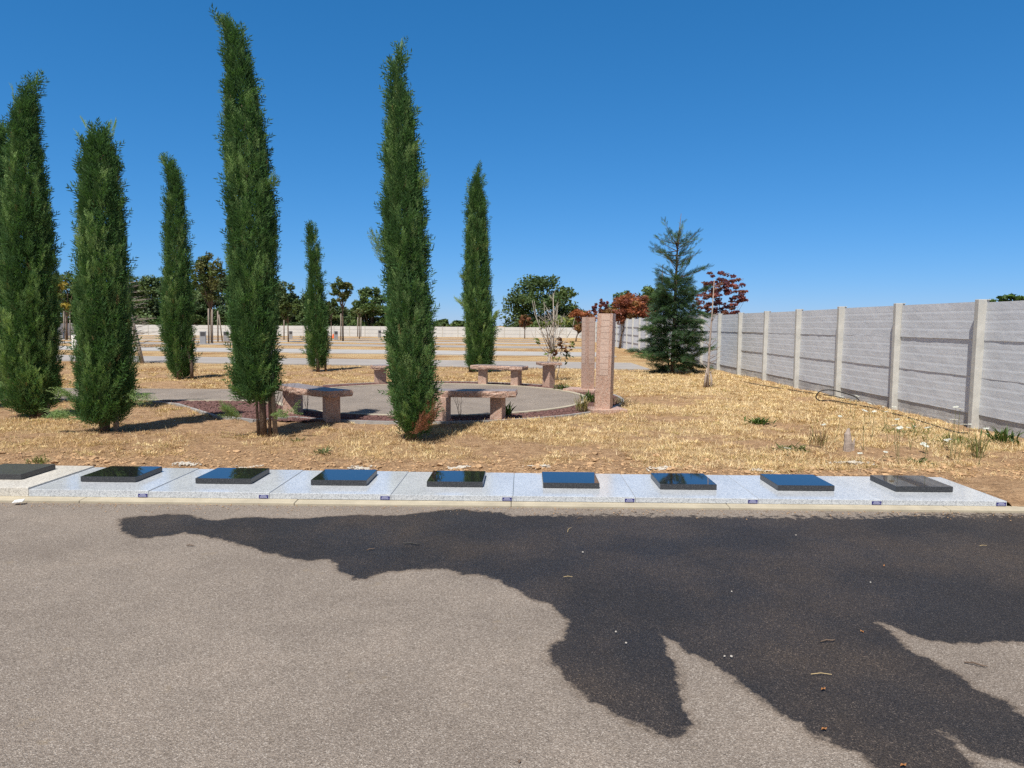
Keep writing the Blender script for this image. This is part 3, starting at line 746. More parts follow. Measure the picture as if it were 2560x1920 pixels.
def pillar(label, loc, rz, H, w, lean, base_size, base_rz, base_off, seed, faces):
    t = thing("memorial_pillar", label, "pillar", loc, 0, "engraved granite pillars")
    q = MB(); q.box((base_off[0], base_off[1], .03), base_size, base_rz); q.build("base_slab", M['pink'], t, bevel=.008)
    q = MB(); z0 = .07
    q.box((0, 0, z0+H/2), (w, w, H)); s = q.build("shaft", M['pink'], t, bevel=.004); s.rotation_euler = (0, lean, rz)
    ph = H*.064
    for fi, (off, pw) in faces.items():
        for j in range(10):
            b = MB(); zc = z0+H-.012-ph*(j+.5)
            nx_, ny_ = {'f': (0, -1), 'r': (1, 0), 'l': (-1, 0)}[fi]
            sx, sy = (pw, .012) if nx_ == 0 else (.012, pw)
            b.box((nx_*(w/2-.003)+(off if nx_ == 0 else 0), ny_*(w/2-.003)+(off if nx_ else 0), zc), (sx, sy, ph-.006))
            pl = b.build("name_plate", M['pink_flamed'], t); pl.rotation_euler = s.rotation_euler
    return t
p1 = G(1503, 1032); p2 = G(1476, 988)
pillar("nearer, taller-looking pink granite pillar with engraved plates on a square base", (1.70, 13.08, 0), math.radians(-19), 1.74, .285, math.radians(.9), (.66, .54, .085), math.radians(12), (.03, -.02), 1, {'f': (.01, .155), 'r': (.02, .15), 'l': (0, .15)})
pillar("pink granite pillar with two engraved columns, standing behind the nearer one", (1.83, 17.1, 0), math.radians(26), 1.72, .235, math.radians(-.2), (.8, .6, .085), math.radians(-25), (-.12, 0), 2, {'f': (.02, .14), 'l': (.015, .14), 'r': (0, .13)})

# ------------------------------------------------------------------ cypresses
def sprig_proto(nb, seed):
    g = np.random.default_rng(seed); q = []
    for i in range(nb):
        t = .02+.85*i/nb; az = i*2.4+g.uniform(-.4, .4); el = math.radians(g.uniform(52, 76))
        d = np.array([math.cos(az)*math.cos(el), math.sin(az)*math.cos(el), math.sin(el)])
        L = .36*(1-.45*t)*g.uniform(.8, 1.2); s = np.cross(d, [math.cos(az+1.3), math.sin(az+1.3), .4]); s /= np.linalg.norm(s)
        b = np.array([.03*math.cos(i), .03*math.sin(i), t]); w = .042*g.uniform(.8, 1.2)
        q.append([b, b+d*L*.45+s*w/2, b+d*L, b+d*L*.45-s*w/2])
    return np.array(q)
PROT = [sprig_proto(17, 40+i) for i in range(5)]
def frames(dirs, g):
    d = dirs/np.linalg.norm(dirs, axis=1, keepdims=True)
    r = g.normal(size=d.shape); a = np.cross(d, r); a /= np.linalg.norm(a, axis=1, keepdims=True); b = np.cross(d, a)
    return a, b, d
def place_sprigs(pos, dirs, length, fat, cols, g, prot=PROT):
    a, b, d = frames(dirs, g); out = []; cc = []
    pid = g.integers(0, len(prot), len(pos))
    for k, p in enumerate(prot):
        m = pid == k; n = m.sum()
        if not n: continue
        V = (a[m][:, None, None, :]*p[None, :, :, 0:1]*fat[m][:, None, None, None] + b[m][:, None, None, :]*p[None, :, :, 1:2]*fat[m][:, None, None, None] + d[m][:, None, None, :]*p[None, :, :, 2:3])*length[m][:, None, None, None]
        V = V+pos[m][:, None, None, :]
        out.append(V.reshape(-1, 4, 3)); cc.append(np.repeat(cols[m], len(p), 0)*g.uniform(.82, 1.18, (n*len(p), 1)))
    return np.concatenate(out), np.concatenate(cc)
def cypress(label, base_px, rows, seed, dens=1.0, tips=(), yellow=.25, trunk_px=(), Y=None, slen=.2, tufts=(), bare=.0, dead=None, zmin=.08):
    g = np.random.default_rng(seed)
    base = G(*base_px); 
    if Y: base = P(base_px[0], base_px[1], Y); base.z = 0
    Y0 = base.y+.1
    t = thing("cypress_tree", label, "cypress", (base.x, Y0, 0), 0, "columnar cypresses")
    zs, cs, rs = [], [], []
    for v, xl, xr in rows:
        a, b_ = P(xl, v, Y0), P(xr, v, Y0)
        zs.append(a.z); cs.append((a.x+b_.x)/2-base.x); rs.append(max((b_.x-a.x)/2, .01))
    o_ = np.argsort(zs); zs = np.array(zs)[o_]; cs = np.array(cs)[o_]; rs = np.array(rs)[o_]
    zlo, zhi = max(zs[0], zmin), zs[-1]
    zz = np.linspace(zlo, zhi, 400); rz = np.interp(zz, zs, rs)
    area = np.trapz(2*math.pi*rz, zz)
    sc_ = (slen/.2)
    cdf = np.cumsum(rz+.006); cdf /= cdf[-1]
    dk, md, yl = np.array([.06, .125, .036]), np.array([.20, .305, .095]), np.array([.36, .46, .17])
    # ascending plumes of sprays all round the column, with dark gaps between them
    npl = int(area*30*dens/sc_); m = int(30/sc_**.8)
    z = np.interp(g.random(npl), cdf, zz); ph = g.uniform(0, 2*math.pi, npl)
    Lp = g.uniform(.35, .9, npl)*np.clip(np.interp(z, zs, rs)/.3, .45, 1.15); rp = g.uniform(.04, .085, npl)*np.clip(np.interp(z, zs, rs)/.3, .12, 1.1)*sc_**.5
    zt = np.minimum(z+Lp*.5, zhi-.02); zb = np.maximum(z-Lp*.5, zlo+.02)
    Rt = np.maximum(np.interp(zt, zs, rs)*g.uniform(.8, 1.03, npl)-rp*.45, 0); Rb = np.interp(zb, zs, rs)*g.uniform(.42, .66, npl)
    pht = ph+g.normal(0, .22, npl)
    A = np.stack([np.interp(zb, zs, cs)+Rb*np.cos(ph), Rb*np.sin(ph), zb], -1); E = np.stack([np.interp(zt, zs, cs)+Rt*np.cos(pht), Rt*np.sin(pht), zt], -1)
    ax_ = E-A; ax_ /= np.linalg.norm(ax_, axis=1, keepdims=True)
    tone = smooth(.3, .7, fbm(ph*1.6+3, z*1.3+seed, seed+6, 2)+.4*(g.random(npl)-.5))
    yel = smooth(.62, .9, fbm(ph*1.4, z*.8+seed, seed+8, 2)+.5*(g.random(npl)-.4))*yellow*2.2
    pc_ = dk*(1-tone[:, None])+md*tone[:, None]; pc_ = pc_*(1-yel[:, None].clip(0, 1))+yl*yel[:, None].clip(0, 1)
    I = np.repeat(np.arange(npl), m); s_ = g.random(npl*m)**.9
    fa_, fb_, _ = frames(ax_[I], g); th = g.uniform(0, 6.283, len(I))
    rad = fa_*np.cos(th)[:, None]+fb_*np.sin(th)[:, None]; rr_ = rp[I]*(1-.75*s_**1.5)*np.sqrt(g.uniform(.25, 1, len(I)))
    pos = A[I]+(E-A)[I]*s_[:, None]+rad*rr_[:, None]
    dirs = ax_[I]*1.0+rad*g.uniform(.05, .5, (len(I), 1))*np.clip(np.interp(pos[:, 2], zs, rs)/.2, .25, 1)[:, None]+g.normal(0, .1, (len(I), 3)); dirs /= np.linalg.norm(dirs, axis=1, keepdims=True)
    L = slen*g.uniform(.4, .85, len(I))*np.clip(.32+np.interp(pos[:, 2], zs, rs)/.24, .32, 1); fat = g.uniform(.85, 1.2, len(I))
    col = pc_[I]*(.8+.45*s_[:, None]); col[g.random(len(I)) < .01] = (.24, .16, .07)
    pos = pos-dirs*L[:, None]*.35
    # inner sprays, all in the dark tone to paint shade between the plumes
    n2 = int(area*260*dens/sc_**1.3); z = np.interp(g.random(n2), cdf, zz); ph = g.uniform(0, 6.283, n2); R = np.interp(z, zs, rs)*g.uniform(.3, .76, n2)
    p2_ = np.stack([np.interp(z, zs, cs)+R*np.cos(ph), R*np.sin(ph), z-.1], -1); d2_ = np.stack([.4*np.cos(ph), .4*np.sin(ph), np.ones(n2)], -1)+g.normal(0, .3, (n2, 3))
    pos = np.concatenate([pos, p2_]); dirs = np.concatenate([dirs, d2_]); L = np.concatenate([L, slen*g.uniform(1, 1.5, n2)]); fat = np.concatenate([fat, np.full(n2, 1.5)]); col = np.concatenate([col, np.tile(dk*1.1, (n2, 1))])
    V, C = place_sprigs(pos, dirs, L, fat, col, g)
    # wisps at the tip(s) and tufts that break the outline
    for (u, v), (u0, v0) in tips:
        a = P(u0, v0, Y0); b_ = P(u, v, Y0); m = 26
        tt = g.random(m)**.8; p_ = np.array([[a.x-base.x, 0, a.z]])+tt[:, None]*np.array([[b_.x-a.x, 0, b_.z-a.z]])+g.normal(0, .018, (m, 3))*(1.2-tt[:, None])
        dd = np.tile(np.array([b_.x-a.x, 0, b_.z-a.z]), (m, 1)); dd = dd/np.linalg.norm(dd[0])+g.normal(0, .16, (m, 3))
        p_ = p_-dd*slen*.3
        v2, c2 = place_sprigs(p_, dd, np.full(m, slen*.7)*g.uniform(.6, 1.2, m), np.full(m, .5), np.tile((md+yl*.35)[None]*.9, (m, 1)), g)
        V = np.concatenate([V, v2]); C = np.concatenate([C, c2])
    for u, v, dx, dy, s_, y_ in tufts:
        a = P(u, v, Y0); m = int(48*s_)
        tt = g.random(m); p_ = np.array([a.x-base.x, -.12, a.z])+tt[:, None]*np.array([dx, -.05, dy])+g.normal(0, .035, (m, 3))
        dd = np.array([dx, -.1, dy])/math.hypot(dx, dy)+g.normal(0, .3, (m, 3))
        v2, c2 = place_sprigs(p_-dd*.06, dd, np.full(m, slen)*g.uniform(.6, 1.1, m), np.full(m, 1.0), np.tile(((dk*.5+md*.5)*(1-y_)+yl*.9*y_)[None], (m, 1)), g)
        V = np.concatenate([V, v2]); C = np.concatenate([C, c2])
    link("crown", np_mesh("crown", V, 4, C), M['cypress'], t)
    b = MB()
    for u, v, rad, lean in trunk_px:
        q = G(u, v); q = Vector((q.x-base.x, q.y-base.y, -.05)); ht = zhi*.8 if rad > .035 else 1.6
        b.tube([q, q+Vector((lean*.3, 0, .5)), Vector((np.interp(1.6, zs, cs)*.8+lean, 0, 1.6)), Vector((np.interp(ht, zs, cs), 0, ht+.01))], [rad*1.25, rad, rad*.85, .012], 8)
    b.build("trunk", M['bark'], t, smooth_=True)
    if dead:
        u, v, u2, v2, m = dead
        a = P(u, v, Y0-.32); c_ = P(u2, v2, Y0-.32); tt = g.random(m)
        p_ = np.array([c_.x-base.x, c_.y-Y0, c_.z])+tt[:, None]*np.array([a.x-c_.x, 0, a.z-c_.z])+g.normal(0, .03, (m, 3))
        dd = np.array([a.x-c_.x, -.1, a.z-c_.z]); dd = dd/np.linalg.norm(dd)+g.normal(0, .35, (m, 3))
        v2, c2 = place_sprigs(p_, dd, np.full(m, .15)*g.uniform(.6, 1.2, m), np.full(m, 1.1), np.tile(np.array([[.24, .10, .055]]), (m, 1)), g)
        o = link("dead_branch", np_mesh("dead_branch", v2, 4, c2), M['cypress'], t); o['label'] = "reddish brown dead branch"
    return t
def stake(label, px, h, w, lean=0, Yoff=0.0, ty=0.0):
    p = G(*px); b = MB()
    b.tube([(0, 0, -.1), (lean*.5, ty*.5, h*.5), (lean, ty, h)], [w, w*.98, w*.92], 8)
    o = b.build("wooden_stake", M['stake'], None, (p.x, p.y+Yoff, 0), smooth_=True)
    set_props(o, label, "stake", "wooden stakes beside trees"); return o
cypress("dark cypress cut off by the left edge of the photo", (-25, 1020), [(304, -6, 8), (350, -38, 14), (422, -50, 18), (549, -62, 19), (675, -70, 19), (800, -72, 24), (930, -70, 24), (1000, -50, 5)], 1, .8, (), .25, [(-25, 1022, .05, 0)], slen=.2, tufts=[(0, 895, .25, .12, 1.2, .8), (8, 930, .3, .05, 1.2, .8)])
cypress("broad tall cypress at the left edge, with pale tuft low on its left", (76, 1046), [(186, 88, 93), (228, 58, 84), (295, 32, 91), (380, 19, 101), (464, 12, 116), (549, 9, 131), (675, 7, 141), (833, 6, 145), (910, 2, 147), (968, 0, 154), (1006, 10, 150), (1026, 50, 125)], 2, 1.0,
        [((92, 186), (80, 260)), ((30, 218), (42, 290))], .3, [(76, 1046, .06, 0), (90, 1048, .04, .05)], slen=.19, tufts=[(45, 905, .14, .12, 1, .5), (20, 930, -.1, .1, 1, .8), (60, 640, .1, .1, .6, .5)])
cypress("flat-topped broad cypress with two horn-like tips, leaning low twig at right", (251, 1083), [(318, 250, 262), (350, 217, 278), (401, 200, 295), (464, 198, 304), (549, 194, 311), (633, 192, 316), (679, 191, 323), (794, 189, 328), (891, 189, 339), (949, 189, 342), (999, 184, 337), (1033, 186, 330), (1050, 220, 304)], 3, 1.0,
        [((207, 300), (240, 360)), ((289, 304), (270, 370)), ((190, 330), (220, 370)), ((276, 308), (262, 350)), ((230, 318), (245, 370))], .22, [(251, 1083, .055, 0), (258, 1083, .03, .1)], slen=.19, tufts=[(335, 990, .32, .0, .8, .3), (190, 1035, -.3, .02, .8, .4), (270, 900, .12, .1, 1, .5), (180, 985, -.1, .05, .6, .6)])
cypress("short slim cypress with bent tip, in the back row between two tall ones", (443, 948), [(392, 403, 406), (410, 410, 428), (422, 416, 440), (464, 422, 454), (527, 414, 460), (612, 411, 470), (696, 409, 477), (717, 409, 482), (794, 400, 484), (852, 404, 486), (902, 413, 488), (929, 426, 480), (940, 434, 470)], 4, .7,
        [((403, 392), (424, 430))], .3, [(443, 949, .06, 0), (476, 949, .045, 0)], slen=.27, tufts=[(415, 810, .1, .35, 1.0, .8)])
cypress("tallest cypress of all, with drooping tip and bare stake at its right", (652, 1092), [(42, 546, 556), (63, 559, 588), (105, 564, 616), (169, 567, 632), (219, 562, 643), (295, 559, 657), (359, 556, 674), (422, 557, 680), (506, 563, 690), (591, 567, 697), (675, 567, 694), (756, 567, 697), (833, 574, 698), (910, 573, 698), (949, 576, 698), (968, 579, 698), (987, 594, 690), (1000, 622, 664)], 5, 1.0,
        [((544, 38), (575, 90)), ((556, 44), (585, 110)), ((610, 78), (605, 130)), ((582, 60), (580, 120))], .28, [(652, 1092, .045, 0), (668, 1092, .02, .06), (640, 1092, .018, -.05)], slen=.19, tufts=[(598, 1040, -.12, .14, .9, .5), (640, 870, .15, .12, 1, .7), (620, 760, .1, .1, .8, .5), (690, 1035, .35, .06, .6, .3), (680, 470, .1, .15, .5, .2)])
cypress("smallest slim cypress, standing alone in the back row", (795, 929), [(563, 769, 773), (591, 770, 790), (633, 770, 799), (659, 772, 801), (698, 772, 804), (736, 766, 810), (794, 763, 817), (840, 763, 821), (879, 765, 824), (902, 769, 818), (918, 776, 812)], 6, .7, [((770, 563), (778, 600))], .3, [(793, 930, .05, 0), (812, 929, .035, 0)], slen=.27)
cypress("tall middle cypress in front of a bench, with rusty dead branch at its foot", (1022, 1101), [(99, 1003, 1006), (160, 983, 1008), (211, 976, 1010), (274, 969, 1034), (337, 960, 1038), (422, 956, 1055), (506, 953, 1066), (591, 952, 1074), (675, 958, 1076), (756, 961, 1082), (833, 960, 1087), (910, 961, 1096), (949, 965, 1096), (987, 971, 1094), (1026, 978, 1090), (1057, 992, 1085), (1078, 1002, 1070)], 7, 1.05,
        [((1004, 99), (1000, 170)), ((983, 155), (990, 210)), ((1022, 250), (1015, 300))], .22, [(1022, 1102, .055, 0), (1034, 1101, .03, .05)], slen=.19, tufts=[(968, 655, -.17, .36, .9, .3), (1055, 470, .05, .1, .5, .5), (1025, 420, .05, .2, .8, .5)], dead=(1082, 1022, 1034, 1088, 55))
cypress("medium cypress behind the benches with ragged yellowish left side", (1185, 931), [(418, 1195, 1198), (456, 1180, 1203), (506, 1167, 1214), (591, 1161, 1222), (675, 1160, 1227), (698, 1154, 1228), (756, 1153, 1232), (806, 1158, 1241), (833, 1161, 1242), (871, 1162, 1238), (910, 1161, 1236), (923, 1168, 1232)], 8, .75,
        [((1196, 418), (1192, 460)), ((1168, 462), (1176, 510)), ((1136, 742), (1160, 770)), ((1236, 790), (1228, 830))], .5, [(1176, 931, .055, 0)], slen=.27, tufts=[(1172, 705, -.22, .2, .7, .5), (1170, 800, .1, .35, 1.4, .9), (1205, 640, .1, .3, 1.2, .9), (1232, 800, .12, .2, .8, .8), (1170, 770, -.3, .25, .8, .8)])
stake("short grey stake in front of the broad leftmost cypress", (116, 1043), .95, .045)
stake("grey stake at the foot of the flat-topped cypress", (291, 1081), .62, .04)
stake("tall grey stake along the right side of the tallest cypress", (690, 1089), 2.25, .035, -.12, 0.0)

# bare twigs under the tallest cypress
def twig_set(name, label, cat, px, n, h, spread, m, seed, rad=.006, group=None, leaf=None):
    p = G(*px); r = random.Random(seed); b = MB()
    for i in range(n):
        a = r.uniform(0, 6.283); L = h*r.uniform(.5, 1.1); s = spread*r.uniform(.3, 1)
        pts = [Vector((0, 0, -.02)), Vector((s*.35*math.cos(a), s*.35*math.sin(a), L*.45)), Vector((s*.8*math.cos(a+.3), s*.8*math.sin(a+.3), L*.8)), Vector((s*math.cos(a+.4), s*math.sin(a+.4), L))]
        b.tube(pts, [rad, rad*.8, rad*.55, rad*.3], 4)
        for q in range(2):
            c = pts[1].lerp(pts[3], r.uniform(.2, .9)); a2 = r.uniform(0, 6.283)
            b.tube([c, c+Vector((math.cos(a2)*.12*h, math.sin(a2)*.12*h, .18*h))], [rad*.5, rad*.25], 3)
    o = b.build(name, m, None, p); set_props(o, label, cat, group); return o
twig_set("bare_twigs", "bare brown dead twigs between the tallest cypress and its stake", "twigs", (682, 1085), 9, .75, .35, M['bark'], 3)
twig_set("bare_twigs", "thin dry twigs below the half-shaded left bench", "twigs", (768, 1030), 5, .42, .12, M['bark'], 4, .004)
twig_set("bare_twigs", "thin dry stems under the middle of the long bench", "twigs", (1150, 1045), 6, .42, .2, M['bark'], 5, .004)

# ------------------------------------------------------------------ broadleaf trees
def leaf_quads(pos, size, g, up=.35, asp=.6):
    n = len(pos); d = g.normal(size=(n, 3)); d[:, 2] *= .6; a, b, d = frames(d, g)
    nrm = g.normal(size=(n, 3)); nrm[:, 2] += up*2; nrm /= np.linalg.norm(nrm, axis=1, keepdims=True)
    s = np.cross(nrm, d); s /= np.linalg.norm(s, axis=1, keepdims=True)+1e-9
    L = size*g.uniform(.7, 1.3, n); W = L*asp
    return np.stack([pos-d*L[:, None]/2, pos+s*W[:, None]/2, pos+d*L[:, None]/2, pos-s*W[:, None]/2], 1)
def broadleaf(name, label, cat, base, H, W, crown_lo, nclump, nleaf, size, pal, seed, group=None, trunk_r=.12, shape=1.0, dome=False, bark='bark', asp=.62, cr=.3, lean=(0, 0), vis_trunk=True, tall=1.0, drop_leaf=None, D=None):
    g = np.random.default_rng(seed)
    t = thing(name, label, cat, base, 0, group)
    cz = (H+crown_lo)/2; hz = (H-crown_lo)/2; D = D or W
    cl = []
    while len(cl) < nclump:
        p = g.uniform(-1, 1, 3)
        if np.linalg.norm(p) > 1: continue
        if np.linalg.norm(p) < .35 and g.random() < .6: continue
        q = p*.78; wz = 1.0
        if dome:
            fz = g.random()**1.45; a_ = g.uniform(0, 6.283); ra = math.sqrt(g.uniform(.1, 1))*.8*(1-.62*fz**2.2)
            q = np.array([ra*math.cos(a_), ra*math.sin(a_), 1.64*fz-.86])
        cl.append((np.array([lean[0]+q[0]*W/2*(1 if dome else 1-.25*max(0, q[2]))*wz, lean[1]+q[1]*D/2, cz+q[2]*hz]), np.array([W*cr*g.uniform(.55, 1.05), D*cr*g.uniform(.55, 1.05), hz*2*cr*g.uniform(.5, .9)*tall])))
    per = max(1, nleaf//nclump); P_ = []; C_ = []
    pal = np.array(pal)
    for c, r in cl:
        d = g.normal(size=(per, 3)); d /= np.linalg.norm(d, axis=1, keepdims=True)
        rad = (1-g.random(per)**2*.6)*g.uniform(.7, 1.08, per)
        P_.append(c+d*rad[:, None]*r*.62)
        w = g.random(); base_c = pal[g.integers(0, len(pal))]
        C_.append(base_c*g.uniform(.75, 1.25)*g.uniform(.8, 1.2, (per, 1))*np.ones((per, 3)))
    P_ = np.concatenate(P_); C_ = np.concatenate(C_)
    V = leaf_quads(P_, size, g, asp=asp)
    link("crown", np_mesh("crown", V, 4, C_), M['leaf'], t)
    b = MB()
    top = Vector((lean[0]*.8, lean[1]*.8, crown_lo+hz*1.1))
    b.tube([(0, 0, -.1), (lean[0]*.1, 0, crown_lo*.5), (lean[0]*.4, 0, crown_lo), top], [trunk_r*1.25, trunk_r, trunk_r*.8, trunk_r*.25], 8)
    for c, r in cl[:min(14, nclump)]:
        s = Vector((lean[0]*.4, 0, crown_lo*g.uniform(.85, 1.15))); e = Vector(c)
        b.tube([s, s.lerp(e, .5)+Vector((0, 0, -.1*hz)), e], [trunk_r*.5, trunk_r*.3, trunk_r*.08], 5)
    b.build("trunk", M[bark], t, smooth_=True)
    return t
GREEN = [(.08, .125, .045), (.1, .15, .05), (.06, .1, .038), (.12, .165, .055)]
DKG = [(.075, .12, .05), (.1, .15, .06), (.06, .1, .045), (.12, .17, .065), (.1, .14, .075)]
def at(u, Y, z=None):
    p = P(u, 811, Y); z = float(terrain(0, Y)) if z is None else z
    return (p.x, Y, z)
def hgt(v, Y): return P(1280, v+(0), Y).z          # height of a picture row at that distance
def wpx(px, Y): return px/F_PX*Y
far = [ # u centre, v top, width px, distance, label, palette, clump style
    (150, 712, 150, 150, "dark green wood tree far behind the left wall, between the two leftmost cypresses", DKG),
    (60, 690, 160, 155, "dark wood tree far off, hidden behind the broad leftmost cypress", DKG),
    (255, 700, 170, 160, "dark wood tree far off behind the flat-topped cypress", DKG),
    (365, 696, 130, 140, "dark bushy tree behind the far wall, right of the dead conifer", DKG),
    (480, 702, 120, 150, "dark tree behind the far wall, right of the short slim cypress", DKG),
    (560, 690, 150, 140, "dark round tree far off, left of the tallest cypress", DKG),
    (712, 706, 96, 140, "dark tree with a small peak, right of the tallest cypress and stake", DKG),
    (772, 738, 80, 150, "lower dark tree behind the smallest slim cypress", DKG),
    (838, 758, 90, 175, "low far-off tree between the smallest cypress and the round tree", DKG),
    (930, 717, 110, 135, "round dark oak behind the far wall, left of the middle cypress", GREEN),
    (335, 734, 110, 140, "low bushy tree right behind the far wall, beside the dead conifer", DKG),
    (478, 730, 120, 138, "low bushy tree right behind the far wall, under the largest magnolia", DKG),
    (640, 742, 110, 138, "low bushy tree right behind the far wall, half hidden by the tallest cypress", DKG),
    (745, 752, 100, 140, "low bushy tree right behind the far wall, by the smallest cypress", DKG),
    (300, 712, 120, 150, "dark tree in the wood seen behind the dead conifer", DKG),
    (425, 704, 130, 158, "dark tree in the wood behind the short slim cypress", DKG),
    (610, 716, 130, 150, "dark tree in the wood hidden behind the tallest cypress", DKG),
    (668, 730, 110, 165, "lower dark tree close to the right of the tall bare stake", DKG),
    (800, 762, 110, 170, "low dark tree just right of the smallest cypress", DKG),
    (872, 772, 90, 185, "lowest dark tree behind the round-headed magnolia", DKG),
    (1105, 800, 55, 260, "tiny far-off tree right of the middle cypress", GREEN),
    (1145, 802, 50, 260, "tiny far-off tree left of the ragged yellowish cypress", GREEN),
    (1352, 680, 215, 128, "big spreading dark oak rising behind the far wall, left of the pillars", GREEN),
]
for i, (u, v, w, Y, lab, pal) in enumerate(far):
    H = hgt(v+ (u-1280)*math.tan(ROLL), Y)-float(terrain(0, Y)); W = wpx(w, Y)
    broadleaf("far_tree", lab, "tree", at(u, Y), H, W*1.15, .4, 64 if w < 180 else 96, int(9500*min(1.4, max(.25, w/130))), .5 if Y < 200 else .8, pal, 500+i, "far trees behind the wall", .3, cr=.23, asp=.7, dome=True)
RED = [(.26, .085, .045), (.32, .12, .055), (.2, .07, .05), (.24, .14, .06)]
PUR = [(.17, .055, .06), (.24, .075, .06), (.13, .05, .065), (.2, .08, .05)]
def plain(name, lab, u, Y, vt, vb, w, pal, seed, n=1600, size=.16, ncl=26, tr=.05, cat="tree", cr=.22, u0=None, bark='bark', gp=None, asp=.62, **kw):
    H = hgt(vt+(u-1280)*math.tan(ROLL), Y)-float(terrain(0, Y)); lo = hgt(vb+(u-1280)*math.tan(ROLL), Y)-float(terrain(0, Y))
    b = at(u0 or u, Y); lean = (wpx(u-(u0 or u), Y), 0)
    return broadleaf(name, lab, cat, b, H, wpx(w, Y), lo, ncl, n, size, pal, seed, gp, tr, cr=cr, bark=bark, lean=lean, asp=asp, **kw)
plain("red_tree", "rounded orange-red tree in front of the right wall, just right of the pillars", 1578, 49, 722, 812, 134, RED, 601, 5200, .17, 46, .06, u0=1550, cr=.26)
plain("red_tree", "dark red tree beside the far corner of the walls, left of the pillars", 1452, 76, 764, 832, 84, RED, 602, 3000, .26, 26, .07, u0=1440, cr=.26)
plain("red_tree", "sparse purple-leaved tree above the pillars", 1502, 66, 740, 796, 66, PUR, 603, 1100, .24, 40, .06, cr=.13)
plain("red_tree", "small rusty tree before the far wall, under the big oak", 1312, 103, 784, 822, 40, [(.24, .11, .045), (.2, .09, .05), (.16, .11, .05)], 604, 1500, .3, 18, .07, cr=.25)
plain("red_tree", "purple-red maple rising behind the grey wall, right of the conifer", 1797, 32, 644, 840, 184, PUR, 605, 8500, .09, 150, .04, cr=.095, asp=.7, tall=.55)
plain("green_tree", "green tree behind the right wall, above the orange-red tree", 1560, 100, 704, 812, 90, GREEN, 606, 2200, .4, 24, .14, cr=.25)
plain("green_tree", "taller green tree behind the right wall, next to the conifer", 1640, 95, 690, 812, 120, GREEN, 607, 2600, .4, 26, .14, cr=.25)
plain("green_tree", "yellow-green tree with golden side branches, between the two leftmost cypresses", 175, 66, 690, 800, 130, [(.1, .13, .035), (.26, .2, .035), (.07, .11, .03), (.09, .12, .035), (.08, .11, .03)], 608, 3200, .24, 34, .09, cr=.22, u0=165)
MAG = [(.075, .11, .032), (.11, .145, .038), (.12, .125, .045), (.09, .12, .045)]
plain("magnolia_tree", "largest magnolia on tall stakes, left of the tallest cypress", 530, 57, 632, 780, 108, MAG, 609, 4200, .24, 46, .07, cr=.2, u0=528, asp=.5)
plain("magnolia_tree", "round-headed magnolia on stakes, right of the smallest cypress", 857, 70, 692, 770, 80, MAG, 610, 2500, .26, 36, .07, cr=.19, asp=.5)
plain("young_tree", "bushy young green tree right of the tallest cypress", 720, 62, 744, 812, 72, [(.08, .11, .03), (.1, .13, .035), (.06, .09, .028)], 611, 1700, .25, 26, .05, cr=.2)
plain("young_tree", "thin young tree close to the right of the smallest cypress", 828, 68, 742, 800, 40, [(.08, .11, .03), (.06, .09, .028)], 612, 700, .26, 18, .04, cr=.2)
plain("young_tree", "small pale green young tree left of the middle cypress", 898, 88, 774, 800, 34, [(.2, .24, .1), (.17, .2, .09)], 613, 500, .26, 14, .05, cr=.22)
plain("laurel_shrub", "glossy green shrub peeping over the wall at the right edge", 2524, 12.2, 716, 775, 170, [(.07, .12, .025), (.1, .16, .035), (.05, .09, .02)], 614, 1200, .085, 30, .03, cat="shrub", cr=.15, asp=.5)
stk = [("first of the four stakes round the largest magnolia, from the left", 522, 860, 2.4*1.1), ("second stake round the largest magnolia, from the left", 531, 859, 2.6), ("third stake round the largest magnolia, from the left", 545, 853, 2.6), ("fourth stake round the largest magnolia, from the left", 556, 852, 2.3), ("left stake of the round-headed magnolia", 852, 848, 2.6), ("left stake of the pair by the pale young tree", 894, 840, 2.4), ("stake left of the bushy young tree trunk", 710, 847, 2.4), ("right stake of the pair by the pale young tree", 902, 840, 2.4), ("thin stake in front of the shaded side wall", 161, 846, 2.6), ("leaning dark stake in front of the shaded side wall", 170, 846, 2.7), ("right dark stake in front of the shaded side wall", 176, 845, 2.5)]
for i, (lab, u, v, h) in enumerate(stk):
    stake("grey pole, "+lab, (u, v), h, .06, (-.25 if i in (3, 9) else 0.05))
bol = [("in front of the stakes of the largest magnolia", 508, 860, .95, .26), ("right of the largest magnolia's stakes", 566, 853, .85, .28), ("beside the bushy young tree", 727, 847, .8, .22), ("left of the round-headed magnolia", 840, 849, .85, .22), ("left of the middle cypress", 949, 844, .85, .2), ("before the shaded side wall", 154, 847, .6, .22)]
for lab, u, v, h, w in bol:
    p = G(u, v); t = thing("bollard", "small square grey post "+lab, "bollard", (p.x, p.y, 0), .3, "square posts along the far path")
    b = MB(); b.box((0, 0, h/2), (w*1.6, w*1.6, h)); b.build("post_body", M['bollard'], t, bevel=.02)
    b = MB(); b.box((0, -w*.8-.012, h*.8), (w*1.2, .02, h*.28)); b.build("face_plate", M['bollard_cap'], t)
p = G(833, 840); t = thing("traffic_cone", "tiny orange cone standing by the far wall", "cone", (p.x, p.y, float(terrain(0, p.y))), 0)
b = MB(); b.tube([(0, 0, .03), (0, 0, .6)], [.2, .05], 12); b.build("cone_body", M['orange'], t, smooth_=False)
b = MB(); b.box((0, 0, .02), (.5, .5, .05)); b.build("cone_foot", M['orange'], t)
p = G(189, 875); b = MB(); b.box((0, 0, .4), (.28, .28, .9)); o = b.build("white_marker", M['white'], None, p, bevel=.03)
set_props(o, "white marker post peeping out at the left of the flat-topped cypress", "marker post")

